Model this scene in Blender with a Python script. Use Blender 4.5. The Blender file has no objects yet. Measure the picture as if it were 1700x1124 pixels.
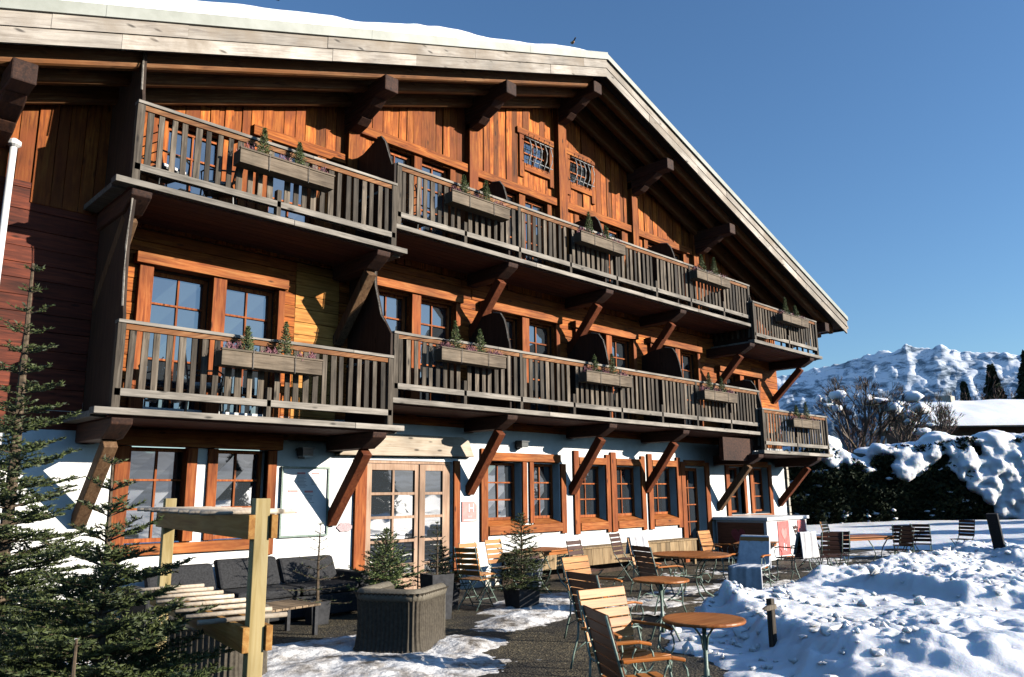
import bpy, math, random
import numpy as np
from mathutils import Vector, Matrix
R = math.radians
SC = bpy.context.scene
COL = SC.collection
random.seed(7)

# ------------------------------------------------------------------ camera, sky, sun, exposure
FOC, PIT, ROLL, YAW = 1295.49, 0.196159, -0.0097843, 0.79429
fw = Vector((math.cos(YAW)*math.cos(PIT), math.sin(YAW)*math.cos(PIT), math.sin(PIT)))
r0 = Vector((math.sin(YAW), -math.cos(YAW), 0)); u0 = r0.cross(fw)
r1 = math.cos(ROLL)*r0 + math.sin(ROLL)*u0; u1 = -math.sin(ROLL)*r0 + math.cos(ROLL)*u0
cd = bpy.data.cameras.new('camera'); cam = bpy.data.objects.new('camera', cd); COL.objects.link(cam)
mw = Matrix.Identity(4)
for i in range(3):
    mw[i][0] = r1[i]; mw[i][1] = u1[i]; mw[i][2] = -fw[i]
mw[0][3], mw[1][3], mw[2][3] = 0, -11.5, 1.75
cam.matrix_world = mw
cd.sensor_width = 36; cd.lens = FOC/1700*36; cd.clip_start = 0.05; cd.clip_end = 20000
SC.camera = cam

SUN = Vector((0.62, -1.0, 0.39)).normalized()
sun_el = math.asin(SUN.z); sun_rot = math.atan2(SUN.x, SUN.y)
w = bpy.data.worlds.new('World'); SC.world = w; w.use_nodes = True
nt = w.node_tree; bg = nt.nodes['Background']
sk = nt.nodes.new('ShaderNodeTexSky'); sk.sky_type = 'NISHITA'; sk.sun_disc = False
sk.sun_elevation = sun_el; sk.sun_rotation = sun_rot
sk.altitude = 300; sk.air_density = 1.25; sk.dust_density = 0.1; sk.ozone_density = 6.0
nt.links.new(sk.outputs[0], bg.inputs[0]); bg.inputs[1].default_value = 0.079
sl = bpy.data.lights.new('sun', 'SUN'); sl.energy = 4.2; sl.angle = R(0.5); sl.color = (1.0, 0.93, 0.82)
so = bpy.data.objects.new('sun', sl); COL.objects.link(so)
so.rotation_euler = SUN.to_track_quat('Z', 'Y').to_euler(); so.location = (30, -50, 20)
vs = SC.view_settings
vs.view_transform = 'Standard'; vs.look = 'None'; vs.exposure = 1.08; vs.gamma = 1.0; vs.use_curve_mapping = False
SC.cycles.max_bounces = 6; SC.cycles.diffuse_bounces = 0; SC.cycles.glossy_bounces = 3
SC.cycles.transparent_max_bounces = 8

# ------------------------------------------------------------------ materials
def newmat(name):
    m = bpy.data.materials.new(name); m.use_nodes = True
    n = m.node_tree; b = n.nodes['Principled BSDF']
    return m, n, b
def nd(n, t, **k):
    x = n.nodes.new(t)
    for a, v in k.items():
        if a in ('ins',):
            for i, val in v.items(): x.inputs[i].default_value = val
        else: setattr(x, a, v)
    return x
def ramp(n, stops):
    r = n.nodes.new('ShaderNodeValToRGB'); e = r.color_ramp.elements
    while len(e) > 1: e.remove(e[-1])
    e[0].position = stops[0][0]; e[0].color = (*stops[0][1], 1)
    for p, c in stops[1:]:
        q = e.new(p); q.color = (*c, 1)
    return r
# measured brightness of each kind of timber, relative to its first estimate
GAIN = {'pine_log': .70, 'pine_board': .74, 'pale_pine_log': .80, 'window_wood_upright': .68, 'window_wood_level': .72, 'silvered_fascia': .70, 'weathered_board_level': .68,
        'weathered_board_upright': .80, 'planter_board': .62, 'pale_door_wood': .68, 'pale_lintel': .72, 'reddish_brace': .62, 'brown_brace': .75, 'rafter_log': .62, 'new_timber': .62,
        'new_timber_rail': .6, 'timber_block': .7, 'table_top_wood': .8, 'chair_arm_wood': .8, 'balcony_underside': .8, 'pale_box_board': .75, 'old_red_log': .75}
def wood(name, dark, mid, light, axis='X', rough=0.75, var=0.45, bump=0.35, scale=1.0, knots=True, stain=None, rot=0.0):
    g_ = GAIN.get(name, 1.0); dark, mid, light = [tuple(c*g_ for c in q_) for q_ in (dark, mid, light)]
    if stain: stain = tuple(c*g_ for c in stain)
    m, n, b = newmat(name); L = n.links.new
    tc = nd(n, 'ShaderNodeTexCoord'); geo = nd(n, 'ShaderNodeNewGeometry')
    s = {'X': (1.1, 15, 15), 'Y': (15, 1.1, 15), 'Z': (15, 15, 1.1)}[axis]
    # every board gets its own stretch of grain
    off = nd(n, 'ShaderNodeVectorMath', operation='SCALE', ins={3: 37.0})
    cmb = nd(n, 'ShaderNodeCombineXYZ'); L(geo.outputs['Random Per Island'], cmb.inputs[0]); L(geo.outputs['Random Per Island'], cmb.inputs[1]); L(geo.outputs['Random Per Island'], cmb.inputs[2])
    L(cmb.outputs[0], off.inputs[0])
    add = nd(n, 'ShaderNodeVectorMath', operation='ADD'); L(tc.outputs['Object'], add.inputs[0]); L(off.outputs[0], add.inputs[1])
    mp = nd(n, 'ShaderNodeMapping'); mp.inputs['Scale'].default_value = [q*scale for q in s]
    mr = nd(n, 'ShaderNodeMapping'); mr.inputs['Rotation'].default_value = (0, rot, 0); L(add.outputs[0], mr.inputs[0]); L(mr.outputs[0], mp.inputs[0])
    no = nd(n, 'ShaderNodeTexNoise', ins={'Scale': 1.6, 'Detail': 7, 'Roughness': 0.62, 'Distortion': 0.7}); L(mp.outputs[0], no.inputs['Vector'])
    rp = ramp(n, [(0.30, dark), (0.5, mid), (0.72, light)]); L(no.outputs[0], rp.inputs[0])
    n2 = nd(n, 'ShaderNodeTexNoise', ins={'Scale': 1.3, 'Detail': 3}); L(add.outputs[0], n2.inputs['Vector'])
    ma = nd(n, 'ShaderNodeMapRange', ins={1: 0.3, 2: 0.7, 3: 0.62, 4: 1.25}); L(n2.outputs[0], ma.inputs[0])
    mb = nd(n, 'ShaderNodeMapRange', ins={1: 0, 2: 1, 3: 1-var, 4: 1+var*0.7}); L(geo.outputs['Random Per Island'], mb.inputs[0])
    mu = nd(n, 'ShaderNodeMath', operation='MULTIPLY'); L(ma.outputs[0], mu.inputs[0]); L(mb.outputs[0], mu.inputs[1])
    mc = nd(n, 'ShaderNodeVectorMath', operation='SCALE'); L(rp.outputs[0], mc.inputs[0]); L(mu.outputs[0], mc.inputs[3])
    out = mc.outputs[0]
    if knots:
        v = nd(n, 'ShaderNodeTexVoronoi', ins={'Scale': 1.0, 'Randomness': 1.0})
        mk = nd(n, 'ShaderNodeMapping'); ks = {'X': (2.0, 6, 6), 'Y': (6, 2.0, 6), 'Z': (6, 6, 2.0)}[axis]
        mk.inputs['Scale'].default_value = ks; L(add.outputs[0], mk.inputs[0]); L(mk.outputs[0], v.inputs['Vector'])
        kr = nd(n, 'ShaderNodeMapRange', ins={1: 0.07, 2: 0.15, 3: 0.25, 4: 1.0}); L(v.outputs['Distance'], kr.inputs[0])
        m2 = nd(n, 'ShaderNodeVectorMath', operation='SCALE'); L(out, m2.inputs[0]); L(kr.outputs[0], m2.inputs[3]); out = m2.outputs[0]
    if stain:
        n3 = nd(n, 'ShaderNodeTexNoise', ins={'Scale': 0.9, 'Detail': 5, 'Roughness': 0.65}); L(add.outputs[0], n3.inputs['Vector'])
        sr = nd(n, 'ShaderNodeMapRange', ins={1: 0.46, 2: 0.64, 3: 0.0, 4: 0.85}); L(n3.outputs[0], sr.inputs[0])
        mx = nd(n, 'ShaderNodeMix', data_type='RGBA'); L(sr.outputs[0], mx.inputs[0]); L(out, mx.inputs[6]); mx.inputs[7].default_value = (*stain, 1); out = mx.outputs[2]
    L(out, b.inputs['Base Color']); b.inputs['Roughness'].default_value = rough
    b.inputs['Specular IOR Level'].default_value = 0.25
    bp = nd(n, 'ShaderNodeBump', ins={0: bump, 1: 0.012}); L(no.outputs[0], bp.inputs['Height']); L(bp.outputs[0], b.inputs['Normal'])
    return m
def noisy(name, c1, c2, scale=8, rough=0.8, bump=0.2, metallic=0.0, detail=5, spec=0.3, lo=0.35, hi=0.65, bd=0.01):
    m, n, b = newmat(name); L = n.links.new
    tc = nd(n, 'ShaderNodeTexCoord')
    no = nd(n, 'ShaderNodeTexNoise', ins={'Scale': scale, 'Detail': detail, 'Roughness': 0.6}); L(tc.outputs['Object'], no.inputs['Vector'])
    rp = ramp(n, [(lo, c1), (hi, c2)]); L(no.outputs[0], rp.inputs[0]); L(rp.outputs[0], b.inputs['Base Color'])
    b.inputs['Roughness'].default_value = rough; b.inputs['Metallic'].default_value = metallic
    b.inputs['Specular IOR Level'].default_value = spec
    if bump:
        bp = nd(n, 'ShaderNodeBump', ins={0: bump, 1: bd}); L(no.outputs[0], bp.inputs['Height']); L(bp.outputs[0], b.inputs['Normal'])
    return m
M = {}
PD, PM, PL = (0.14, 0.028, 0.006), (0.50, 0.130, 0.018), (0.78, 0.285, 0.055)
M['pine_x'] = wood('pine_log', PD, PM, PL, 'X', var=0.35)
M['pine_z'] = wood('pine_board', PD, PM, PL, 'Z', var=0.68, stain=(0.25, 0.06, 0.014))
M['yellow_x'] = wood('pale_pine_log', (0.35, 0.12, 0.02), (0.62, 0.27, 0.06), (0.75, 0.38, 0.1), 'X', var=0.2)
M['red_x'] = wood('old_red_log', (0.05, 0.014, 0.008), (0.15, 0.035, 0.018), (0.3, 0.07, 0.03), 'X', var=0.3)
M['frame_z'] = wood('window_wood_upright', (0.20, 0.04, 0.011), (0.46, 0.118, 0.027), (0.66, 0.23, 0.065), 'Z', var=0.25)
M['frame_x'] = wood('window_wood_level', (0.25, 0.055, 0.013), (0.52, 0.155, 0.036), (0.72, 0.30, 0.09), 'X', var=0.25)
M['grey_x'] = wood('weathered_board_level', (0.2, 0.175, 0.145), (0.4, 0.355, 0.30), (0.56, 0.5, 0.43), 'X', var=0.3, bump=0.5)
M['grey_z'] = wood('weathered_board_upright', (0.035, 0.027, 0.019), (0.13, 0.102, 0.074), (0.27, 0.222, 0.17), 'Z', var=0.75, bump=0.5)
M['grey_y'] = wood('weathered_beam', (0.10, 0.07, 0.04), (0.22, 0.15, 0.09), (0.34, 0.25, 0.16), 'Y', var=0.4, bump=0.5)
for sf, ro in (('', math.atan(0.355)), ('_r', -math.atan(0.355))): M['fascia'+sf] = wood('silvered_fascia', (0.32, 0.27, 0.23), (0.54, 0.48, 0.41), (0.68, 0.61, 0.53), 'X', var=0.22, bump=0.5, stain=(0.36, 0.29, 0.22), rot=ro)
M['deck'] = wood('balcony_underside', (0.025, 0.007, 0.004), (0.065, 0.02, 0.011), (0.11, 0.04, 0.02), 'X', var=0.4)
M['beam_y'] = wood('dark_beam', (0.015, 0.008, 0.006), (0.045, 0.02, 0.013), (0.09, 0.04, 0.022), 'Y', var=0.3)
M['brace'] = wood('reddish_brace', (0.14, 0.03, 0.012), (0.27, 0.07, 0.025), (0.4, 0.12, 0.04), 'Z', var=0.3)
M['brace_old'] = wood('brown_brace', (0.10, 0.05, 0.025), (0.22, 0.12, 0.06), (0.33, 0.2, 0.11), 'Z', var=0.3)
for sf, ro in (('', math.atan(0.355)), ('_r', -math.atan(0.355))): M['rafter'+sf] = wood('rafter_log', (0.10, 0.035, 0.012), (0.36, 0.15, 0.055), (0.60, 0.33, 0.15), 'X', var=0.25, stain=(0.3, 0.11, 0.03), rot=ro)
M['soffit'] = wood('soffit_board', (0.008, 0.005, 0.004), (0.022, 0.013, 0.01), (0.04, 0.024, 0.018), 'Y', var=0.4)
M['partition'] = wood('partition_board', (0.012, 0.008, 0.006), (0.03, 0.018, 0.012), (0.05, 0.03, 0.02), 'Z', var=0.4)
M['door'] = wood('pale_door_wood', (0.42, 0.25, 0.16), (0.62, 0.40, 0.27), (0.72, 0.5, 0.36), 'Z', var=0.12, knots=False, bump=0.1)
M['lintel'] = wood('pale_lintel', (0.5, 0.38, 0.27), (0.68, 0.56, 0.43), (0.78, 0.68, 0.55), 'X', var=0.1)
M['box'] = wood('planter_board', (0.14, 0.10, 0.065), (0.30, 0.225, 0.155), (0.44, 0.345, 0.25), 'X', var=0.3, stain=(0.12, 0.10, 0.07))
M['lath'] = wood('new_timber', (0.5, 0.36, 0.13), (0.68, 0.52, 0.24), (0.78, 0.65, 0.36), 'Z', var=0.15, bump=0.15)
M['lathy'] = wood('new_timber_rail', (0.4, 0.29, 0.12), (0.6, 0.46, 0.22), (0.72, 0.58, 0.32), 'Y', var=0.15, bump=0.15)
M['lathb'] = wood('timber_block', (0.35, 0.14, 0.03), (0.55, 0.27, 0.07), (0.7, 0.42, 0.14), 'X', var=0.15)
M['slat'] = wood('chair_slat', (0.36, 0.13, 0.03), (0.54, 0.23, 0.065), (0.66, 0.34, 0.12), 'Y', rough=0.45, var=0.12, knots=False, bump=0.1)
M['slat_red'] = wood('chair_arm_wood', (0.4, 0.11, 0.02), (0.58, 0.19, 0.04), (0.7, 0.29, 0.08), 'X', rough=0.4, var=0.12, knots=False, bump=0.1)
M['slat_red'] = wood('chair_arm_wood', (0.4, 0.11, 0.02), (0.58, 0.19, 0.04), (0.7, 0.29, 0.08), 'X', rough=0.4, var=0.12, knots=False, bump=0.1)
M['slat_shaded'] = wood('shaded_chair_slat', (0.07, 0.024, 0.012), (0.14, 0.048, 0.02), (0.24, 0.085, 0.03), 'Y', rough=0.45, var=0.2, knots=False, bump=0.1)  # chair slat wood darkened to carry the shade on turned-away backs
M['slat_dark'] = wood('dark_slat', (0.03, 0.013, 0.008), (0.075, 0.03, 0.02), (0.12, 0.05, 0.03), 'Y', rough=0.5, var=0.2, knots=False, bump=0.1)
M['top'] = wood('table_top_wood', (0.30, 0.09, 0.02), (0.46, 0.155, 0.04), (0.6, 0.24, 0.07), 'X', rough=0.42, var=0.1, knots=False, bump=0.1)
M['bench'] = wood('pale_box_board', (0.22, 0.14, 0.07), (0.40, 0.27, 0.14), (0.52, 0.38, 0.22), 'Z', var=0.3)
M['bark'] = noisy('bark', (0.05, 0.035, 0.022), (0.14, 0.10, 0.065), 20, 0.9, 0.5)
M['stem'] = noisy('fresh_stem', (0.20, 0.15, 0.09), (0.36, 0.28, 0.18), 30, 0.8, 0.2)
M['log'] = noisy('split_log', (0.3, 0.16, 0.07), (0.6, 0.38, 0.2), 12, 0.8, 0.2)
M['plaster'] = noisy('white_plaster', (0.74, 0.73, 0.69), (0.84, 0.83, 0.80), 2.2, 0.9, 0.25, detail=8, lo=0.3, hi=0.6, bd=0.02)
def plaster_mat():
    m, n, b = newmat('white_plaster'); L = n.links.new
    g = nd(n, 'ShaderNodeNewGeometry'); sp = nd(n, 'ShaderNodeSeparateXYZ'); L(g.outputs['Position'], sp.inputs[0])
    n1 = nd(n, 'ShaderNodeTexNoise', ins={'Scale': 1.7, 'Detail': 9, 'Roughness': 0.65}); L(g.outputs['Position'], n1.inputs['Vector'])
    r1 = ramp(n, [(0.3, (0.70, 0.68, 0.63)), (0.55, (0.84, 0.83, 0.80))]); L(n1.outputs[0], r1.inputs[0])
    n2 = nd(n, 'ShaderNodeTexNoise', ins={'Scale': 5.0, 'Detail': 8, 'Roughness': 0.7}); L(g.outputs['Position'], n2.inputs['Vector'])
    hz_ = nd(n, 'ShaderNodeMapRange', ins={1: 0.0, 2: 0.75, 3: 0.42, 4: -0.25}); L(sp.outputs[2], hz_.inputs[0])
    ad = nd(n, 'ShaderNodeMath', operation='ADD'); L(hz_.outputs[0], ad.inputs[0]); L(n2.outputs[0], ad.inputs[1])
    mk = nd(n, 'ShaderNodeMapRange', ins={1: 0.55, 2: 0.85, 3: 0.0, 4: 0.7}); L(ad.outputs[0], mk.inputs[0])
    mx = nd(n, 'ShaderNodeMix', data_type='RGBA'); L(mk.outputs[0], mx.inputs[0]); L(r1.outputs[0], mx.inputs[6]); mx.inputs[7].default_value = (0.42, 0.38, 0.31, 1)
    L(mx.outputs[2], b.inputs['Base Color']); b.inputs['Roughness'].default_value = 0.9; b.inputs['Specular IOR Level'].default_value = 0.2
    n3 = nd(n, 'ShaderNodeTexNoise', ins={'Scale': 11.0, 'Detail': 6}); L(g.outputs['Position'], n3.inputs['Vector'])
    bp = nd(n, 'ShaderNodeBump', ins={0: 0.35, 1: 0.015}); L(n3.outputs[0], bp.inputs['Height']); L(bp.outputs[0], b.inputs['Normal'])
    return m
M['plaster'] = plaster_mat()
M['stone'] = noisy('rough_corner_stone', (0.38, 0.34, 0.28), (0.6, 0.55, 0.47), 14, 0.95, 0.8, bd=0.03)
M['flash'] = noisy('painted_metal_flashing', (0.22, 0.23, 0.19), (0.30, 0.31, 0.27), 3, 0.5, 0.05, spec=0.5)
M['iron'] = noisy('grey_green_iron', (0.11, 0.16, 0.13), (0.20, 0.27, 0.22), 30, 0.45, 0.1, spec=0.5)
M['iron_dark'] = noisy('black_iron', (0.015, 0.018, 0.018), (0.04, 0.045, 0.04), 30, 0.45, 0.1, spec=0.5)
M['grille'] = noisy('grille_iron', (0.18, 0.18, 0.18), (0.34, 0.33, 0.32), 30, 0.5, 0.1, spec=0.5)
M['pot'] = noisy('grey_pot', (0.02, 0.02, 0.022), (0.045, 0.045, 0.048), 12, 0.7, 0.1)
M['crate'] = noisy('grey_plastic', (0.10, 0.11, 0.13), (0.16, 0.17, 0.20), 10, 0.5, 0.05)
M['white'] = noisy('white_enamel', (0.74, 0.74, 0.73), (0.82, 0.82, 0.81), 5, 0.4, 0.02)
M['red'] = noisy('sign_red', (0.62, 0.13, 0.12), (0.72, 0.19, 0.17), 8, 0.5, 0.0)
M['pinkred'] = noisy('faded_sign_red', (0.66, 0.22, 0.20), (0.75, 0.30, 0.27), 8, 0.5, 0.0)
M['brownred'] = noisy('dull_red', (0.22, 0.04, 0.05), (0.3, 0.07, 0.08), 8, 0.6, 0.0)
M['mauve'] = noisy('plaque_mauve', (0.30, 0.20, 0.21), (0.52, 0.42, 0.42), 60, 0.7, 0.3)
M['wicker'] = noisy('wicker', (0.05, 0.04, 0.028), (0.085, 0.07, 0.05), 25, 0.75, 0.5)
M['wicker_rim'] = noisy('smooth_wicker', (0.13, 0.11, 0.08), (0.19, 0.165, 0.125), 30, 0.7, 0.5)
M['cushion'] = noisy('charcoal_cushion', (0.018, 0.018, 0.019), (0.04, 0.04, 0.042), 40, 0.9, 0.2)
M['fleece'] = noisy('pale_fleece', (0.60, 0.58, 0.58), (0.74, 0.72, 0.72), 14, 0.95, 0.5)
M['fleece_grey'] = noisy('grey_fleece', (0.66, 0.66, 0.70), (0.8, 0.8, 0.84), 14, 0.95, 0.5)
M['heather'] = noisy('heather', (0.16, 0.05, 0.07), (0.4, 0.2, 0.22), 25, 0.9, 0.3)
M['needle_dark'] = noisy('hedge_needle', (0.010, 0.016, 0.008), (0.022, 0.032, 0.014), 3, 0.7, 0.0, spec=0.15)
M['far_needle'] = noisy('far_needle', (0.012, 0.022, 0.014), (0.03, 0.045, 0.025), 1, 0.8, 0.0, spec=0.1)
M['twig'] = noisy('bare_twig', (0.07, 0.055, 0.045), (0.17, 0.13, 0.10), 2, 0.9, 0.0)
M['twig_red'] = noisy('reddish_twig', (0.10, 0.065, 0.055), (0.20, 0.13, 0.11), 2, 0.9, 0.0)
M['mortar'] = noisy('dark_timber_wall', (0.03, 0.02, 0.015), (0.07, 0.045, 0.03), 5, 0.9, 0.2)
def needle_mat(name, c1, c2):
    m, n, b = newmat(name); L = n.links.new
    g = nd(n, 'ShaderNodeNewGeometry'); tc = nd(n, 'ShaderNodeTexCoord')
    no = nd(n, 'ShaderNodeTexNoise', ins={'Scale': 2.5, 'Detail': 2}); L(tc.outputs['Object'], no.inputs['Vector'])
    ad = nd(n, 'ShaderNodeMath', operation='ADD'); L(g.outputs['Random Per Island'], ad.inputs[0]); L(no.outputs[0], ad.inputs[1])
    ml = nd(n, 'ShaderNodeMath', operation='MULTIPLY', ins={1: 0.5}); L(ad.outputs[0], ml.inputs[0])
    rp = ramp(n, [(0.2, c1), (0.8, c2)]); L(ml.outputs[0], rp.inputs[0]); L(rp.outputs[0], b.inputs['Base Color'])
    b.inputs['Roughness'].default_value = 0.55; b.inputs['Specular IOR Level'].default_value = 0.3
    return m
M['needle'] = needle_mat('fir_needle', (0.010, 0.020, 0.007), (0.085, 0.105, 0.030))
M['needle_bright'] = needle_mat('young_fir_needle', (0.03, 0.055, 0.016), (0.15, 0.19, 0.06))
def glass_mat():
    m, n, b = newmat('window_glass'); L = n.links.new
    b.inputs['Base Color'].default_value = (0.03, 0.035, 0.04, 1); b.inputs['Roughness'].default_value = 0.02
    b.inputs['IOR'].default_value = 3.0
    tc = nd(n, 'ShaderNodeTexCoord'); no = nd(n, 'ShaderNodeTexNoise', ins={'Scale': 2.2, 'Detail': 1}); L(tc.outputs['Object'], no.inputs['Vector'])
    bp = nd(n, 'ShaderNodeBump', ins={0: 0.08, 1: 0.02}); L(no.outputs[0], bp.inputs['Height']); L(bp.outputs[0], b.inputs['Normal'])
    return m
M['glass'] = glass_mat()
def snow_mat(name, base=(0.9, 0.9, 0.92), dirt=0.0, bump=0.5, scale=9.0):
    m, n, b = newmat(name); L = n.links.new
    tc = nd(n, 'ShaderNodeTexCoord')
    no = nd(n, 'ShaderNodeTexNoise', ins={'Scale': scale, 'Detail': 8, 'Roughness': 0.65}); L(tc.outputs['Object'], no.inputs['Vector'])
    if dirt:
        n2 = nd(n, 'ShaderNodeTexNoise', ins={'Scale': 2.4, 'Detail': 9, 'Roughness': 0.72}); L(tc.outputs['Object'], n2.inputs['Vector'])
        rp = ramp(n, [(0.36, (0.12, 0.10, 0.078)), (0.45, (0.5, 0.46, 0.42)), (0.56, (0.84, 0.82, 0.80))]); L(n2.outputs[0], rp.inputs[0]); L(rp.outputs[0], b.inputs['Base Color'])
    else:
        b.inputs['Base Color'].default_value = (*base, 1)
    b.inputs['Roughness'].default_value = 0.6; b.inputs['Specular IOR Level'].default_value = 0.3
    if not dirt: b.inputs['Subsurface Weight'].default_value = 0.55; b.inputs['Subsurface Radius'].default_value = (0.10, 0.13, 0.17); b.inputs['Subsurface Scale'].default_value = 0.6
    bp = nd(n, 'ShaderNodeBump', ins={0: bump, 1: 0.03}); L(no.outputs[0], bp.inputs['Height']); L(bp.outputs[0], b.inputs['Normal'])
    return m
M['snow'] = snow_mat('snow')
M['snow_dirty'] = snow_mat('trodden_snow', dirt=1, bump=0.9, scale=14)
def paving_mat():
    m, n, b = newmat('wet_gravel'); L = n.links.new
    tc = nd(n, 'ShaderNodeTexCoord')
    v = nd(n, 'ShaderNodeTexVoronoi', ins={'Scale': 42.0}); L(tc.outputs['Object'], v.inputs['Vector'])
    no = nd(n, 'ShaderNodeTexNoise', ins={'Scale': 0.8, 'Detail': 6, 'Roughness': 0.6}); L(tc.outputs['Object'], no.inputs['Vector'])
    rp = ramp(n, [(0.0, (0.014, 0.012, 0.009)), (0.5, (0.04, 0.034, 0.023)), (1.0, (0.16, 0.135, 0.09))]); L(v.outputs['Color'], rp.inputs[0])
    r2 = ramp(n, [(0.40, (0.35, 0.35, 0.36)), (0.60, (1.5, 1.4, 1.15))]); L(no.outputs[0], r2.inputs[0])
    mx = nd(n, 'ShaderNodeMix', data_type='RGBA', blend_type='MULTIPLY'); mx.inputs[0].default_value = 1; L(rp.outputs[0], mx.inputs[6]); L(r2.outputs[0], mx.inputs[7])
    L(mx.outputs[2], b.inputs['Base Color']); b.inputs['Roughness'].default_value = 0.75
    bp = nd(n, 'ShaderNodeBump', ins={0: 0.8, 1: 0.015}); L(v.outputs['Distance'], bp.inputs['Height']); L(bp.outputs[0], b.inputs['Normal'])
    return m
M['paving'] = paving_mat()
def mountain_mat():
    m, n, b = newmat('alpine_face'); L = n.links.new
    g = nd(n, 'ShaderNodeNewGeometry'); tc = nd(n, 'ShaderNodeTexCoord')
    sp = nd(n, 'ShaderNodeSeparateXYZ'); L(g.outputs['Normal'], sp.inputs[0])
    ps = nd(n, 'ShaderNodeSeparateXYZ'); L(g.outputs['Position'], ps.inputs[0])
    no = nd(n, 'ShaderNodeTexNoise', ins={'Scale': 0.014, 'Detail': 13, 'Roughness': 0.78, 'Distortion': 0.6}); mpz = nd(n, 'ShaderNodeMapping'); mpz.inputs['Scale'].default_value = (1, 1, 2.6); L(tc.outputs['Object'], mpz.inputs[0]); L(mpz.outputs[0], no.inputs['Vector'])
    # snow where it is high and not too steep, rock and woods lower down
    hz = nd(n, 'ShaderNodeMapRange', ins={1: 90.0, 2: 330.0, 3: 0.17, 4: -0.02}); L(ps.outputs[2], hz.inputs[0])
    nz = nd(n, 'ShaderNodeMapRange', ins={1: 0.45, 2: 0.85, 3: 0.10, 4: -0.06}); L(sp.outputs[2], nz.inputs[0])
    a1 = nd(n, 'ShaderNodeMath', operation='ADD'); L(hz.outputs[0], a1.inputs[0]); L(nz.outputs[0], a1.inputs[1])
    a2 = nd(n, 'ShaderNodeMath', operation='ADD'); L(a1.outputs[0], a2.inputs[0]); L(no.outputs[0], a2.inputs[1])
    rp = ramp(n, [(0.465, (0.86, 0.89, 0.95)), (0.52, (0.42, 0.49, 0.57)), (0.61, (0.10, 0.14, 0.18))]); L(a2.outputs[0], rp.inputs[0])  # rock and woods colours carry the blue of distant haze
    L(rp.outputs[0], b.inputs['Base Color']); b.inputs['Roughness'].default_value = 0.9; b.inputs['Specular IOR Level'].default_value = 0.1
    return m
M['mountain'] = mountain_mat()
M['hill'] = noisy('wooded_hill', (0.16, 0.19, 0.21), (0.62, 0.66, 0.70), 0.02, 0.9, 0.0, spec=0.1)

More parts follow.
